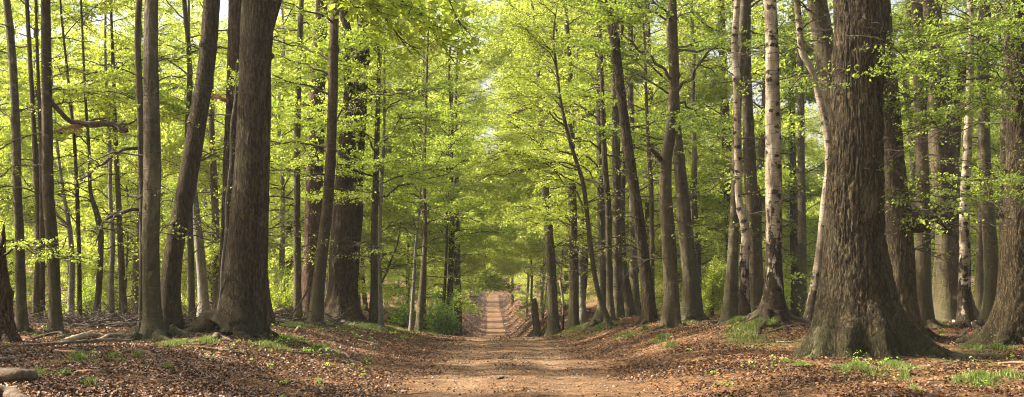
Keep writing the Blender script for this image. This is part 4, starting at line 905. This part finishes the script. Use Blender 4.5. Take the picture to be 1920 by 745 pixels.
fallen('fallen_branch', 'long pale barkless branch on the left bank slope', [(602,657,5),(618,659,7),(636,663,7),(655,672,4)], M_PALE, forks=[(.4, -.5, .4, .015)])
fallen('fallen_branch', 'thin pale stick below the barkless branch', [(634,676,3),(652,677,4),(668,680,3),(672,686,2)], M_PALE)
fallen('fallen_branch', 'thin straight stick lower on the left bank slope', [(498,656,3),(540,661,3),(588,664,3)], M_LOG)
fallen('fallen_branch', 'small whitish wood lump on the bank right of the massive oak', [(672,640,4),(688,644,5),(699,650,7),(708,649,5)], M_PALE)
fallen('fallen_branch', 'crooked bleached twig below the cut logs', [(542,628,3),(552,624,4),(560,618,4,.05)], M_PALE, forks=[(.5, 1, .25, .01)])
fallen('fallen_branch', 'dark dead branch in the grass under the massive oak', [(625,609,6),(640,607,9),(655,610,6),(664,615,4)], M_TWIG)
fallen('fallen_branch', 'short dark stick lying on the bare track', [(932,712,3),(938,711,5),(946,709,4)], M_LOG)
fallen('fallen_branch', 'thin dark branch lying left of the birch mound beside the grass', [(1300,604,4),(1330,606,5),(1345,605,4)], M_LOG, forks=[(.3, 1, .5, .012)])
fallen('fallen_branch', 'dark forked stick leaning at the foot of the fluted trunk', [(1278,600,5),(1295,604,5),(1312,607,3)], M_TWIG, forks=[(.5, 1.6, .5, .012)])
fallen('fallen_branch', 'mossy slab of bark in front of the giant oak', [(1552,692,6),(1572,691,8),(1594,687,5)], M_MOSSY)
fallen('fallen_branch', 'long dark branch right of the giant oak foot', [(1720,700,3),(1770,696,4),(1810,692,5),(1846,688,4)], M_TWIG, forks=[(.4, -.6, .4, .01)])
fallen('fallen_branch', 'white bent stick near the scaly birch', [(1777,612,3),(1784,604,5),(1796,607,5),(1809,611,4)], M_PALE)
fallen('fallen_branch', 'curved bleached stick in front of the right-edge oak', [(1811,638,3),(1818,645,4),(1840,648,4),(1868,646,3)], M_PALE)
fallen('fallen_branch', 'dark slanting stick right of the mossy oak root', [(1793,640,5),(1802,632,5),(1810,624,4)], M_TWIG)
fallen('fallen_branch', 'thin grey branch lying far right below the right-edge oak', [(1872,684,4),(1895,683,5),(1930,683,5)], M_PALE)
fallen('fallen_branch', 'straight pale rod at the right edge above the grass', [(1884,699,3),(1905,698,3),(1930,699,3)], M_PALE)
fallen('fallen_branch', 'level pale stick between the giant oak and the right-edge oak', [(1752,633,4),(1780,632,4),(1818,631,4)], M_LOG)
fallen('fallen_branch', 'slim twig lying on bare soil left of the giant oak', [(1455,642,3),(1470,643,3),(1486,643,2)], M_PALE)
fallen('fallen_branch', 'thin curved branch lying between birch mound and giant oak', [(1440,625,3),(1465,618,4),(1490,612,4),(1510,610,3)], M_LOG)

# uprooted stump behind the huge trunk
c = on_ground(392, 604); c = np.array([(388-CX)*31/F, 31, float(ground((388-CX)*31/F, 31))])
rng = np.random.default_rng(8); t = empty('root_stump', c); tagit(t, 'uprooted stump with twisted pale roots left of the huge buttressed trunk', 'stump')
mb = MB(); mb.tube(c+np.array([[-.25, 0, .0], [-.1, 0, .18], [.05, 0, .3], [.3, .1, .42]]), [.2, .2, .17, .1], 14, 0, rough=.35, fr=5); mb.build('stump_body', [M_LOG], t, c)
for k in range(9):
    a = rng.uniform(0, 6.28); q = c+[0, 0, .22]+np.cumsum(np.vstack([[0, 0, 0], rng.normal(0, .05, (6, 3))+np.array([math.cos(a)*.08, 0, math.sin(a)*.06])]), 0)
    m2 = MB(); m2.tube(spline(q, 16), np.linspace(.045, .01, 16), 7, 0, rough=.2); m2.build('root', [M_PALE if k % 2 else M_LOG], t, c)
# stones
for k, (px, py, w, lab) in enumerate([(347,640,14,'mossy grey stone right of the stout smooth beech'), (438,646,8,'pale round stone in front of the huge buttressed trunk'), (372,640,8,'small rust-coloured stone near the mossy grey one'), (425,651,12,'low dark stone beside the pale round one')]):
    p = on_ground(px, py); r = w*p[1]/F/2; th = np.linspace(.001, math.pi-.001, 14); ph = np.arange(20)*2*np.pi/20
    TH, PH = np.meshgrid(th, ph, indexing='ij'); D = np.stack([np.sin(TH)*np.cos(PH), np.sin(TH)*np.sin(PH), np.cos(TH)*.6], -1)
    D *= (1+.3*fbm(D[..., 0]*1.7+k*7, D[..., 1]*1.7, D[..., 2]*1.7, 3))[..., None]*r
    i = (np.arange(13)[:, None]*20); j = np.arange(20)[None]
    o = mesh('stone', D.reshape(-1, 3), [np.stack([i+j, i+20+j, i+20+(j+1) % 20, i+(j+1) % 20], -1).reshape(-1, 4)], [[M_MOSSY, M_STONE, M_REDW, M_LOG][k]]); o.location = p+[0, 0, r*.25]
    tagit(o, lab, 'stone', 'stones on the left bank')
# grass tussocks
for (px, py, wpx, lab) in [(1211, 618, 26, 'dark green grass tussock at the foot of the leaning rough-barked trunk'), (1446, 612, 42, 'dark green grass tussock in front of the white birch'), (1638, 660, 18, 'small grass tuft growing at the foot of the giant oak')]:
    p = on_ground(px, py) if px != 1638 else np.array([(1638-CX)*23.2/F, 23.2, float(ground((1638-CX)*23.2/F, 23.2))]); n = 240; rr = wpx*p[1]/F/2; mb = MB()
    a = rng.random(n)*6.28; L = rr*rng.uniform(.6, 1.3, n); e = rng.uniform(.3, 1.4, n); b = p+np.stack([np.cos(a), np.sin(a), 0*a], -1)*.03
    D = np.stack([np.cos(a)*np.cos(e), np.sin(a)*np.cos(e), np.sin(e)], -1); mid = b+D*L[:, None]*.6; tip = b+D*L[:, None]; tip[:, 2] -= L*.25
    wv = np.stack([-np.sin(a), np.cos(a), 0*a], -1)*.005; V = np.stack([b-wv, b+wv, mid+wv*.8, mid-wv*.8, tip], 1)
    mb.add(V.reshape(-1, 3), np.arange(n)[:, None]*5+np.array([[0, 1, 2, 3]]), 0); mb.F[3].append(np.arange(n)[:, None]*5+np.array([[3, 2, 4]])); mb.M[3].append(np.zeros(n))
    o = mb.build('grass_tussock', [M_GRASS], origin=p); o.location = p; tagit(o, lab, 'grass tuft', 'grass tussocks')
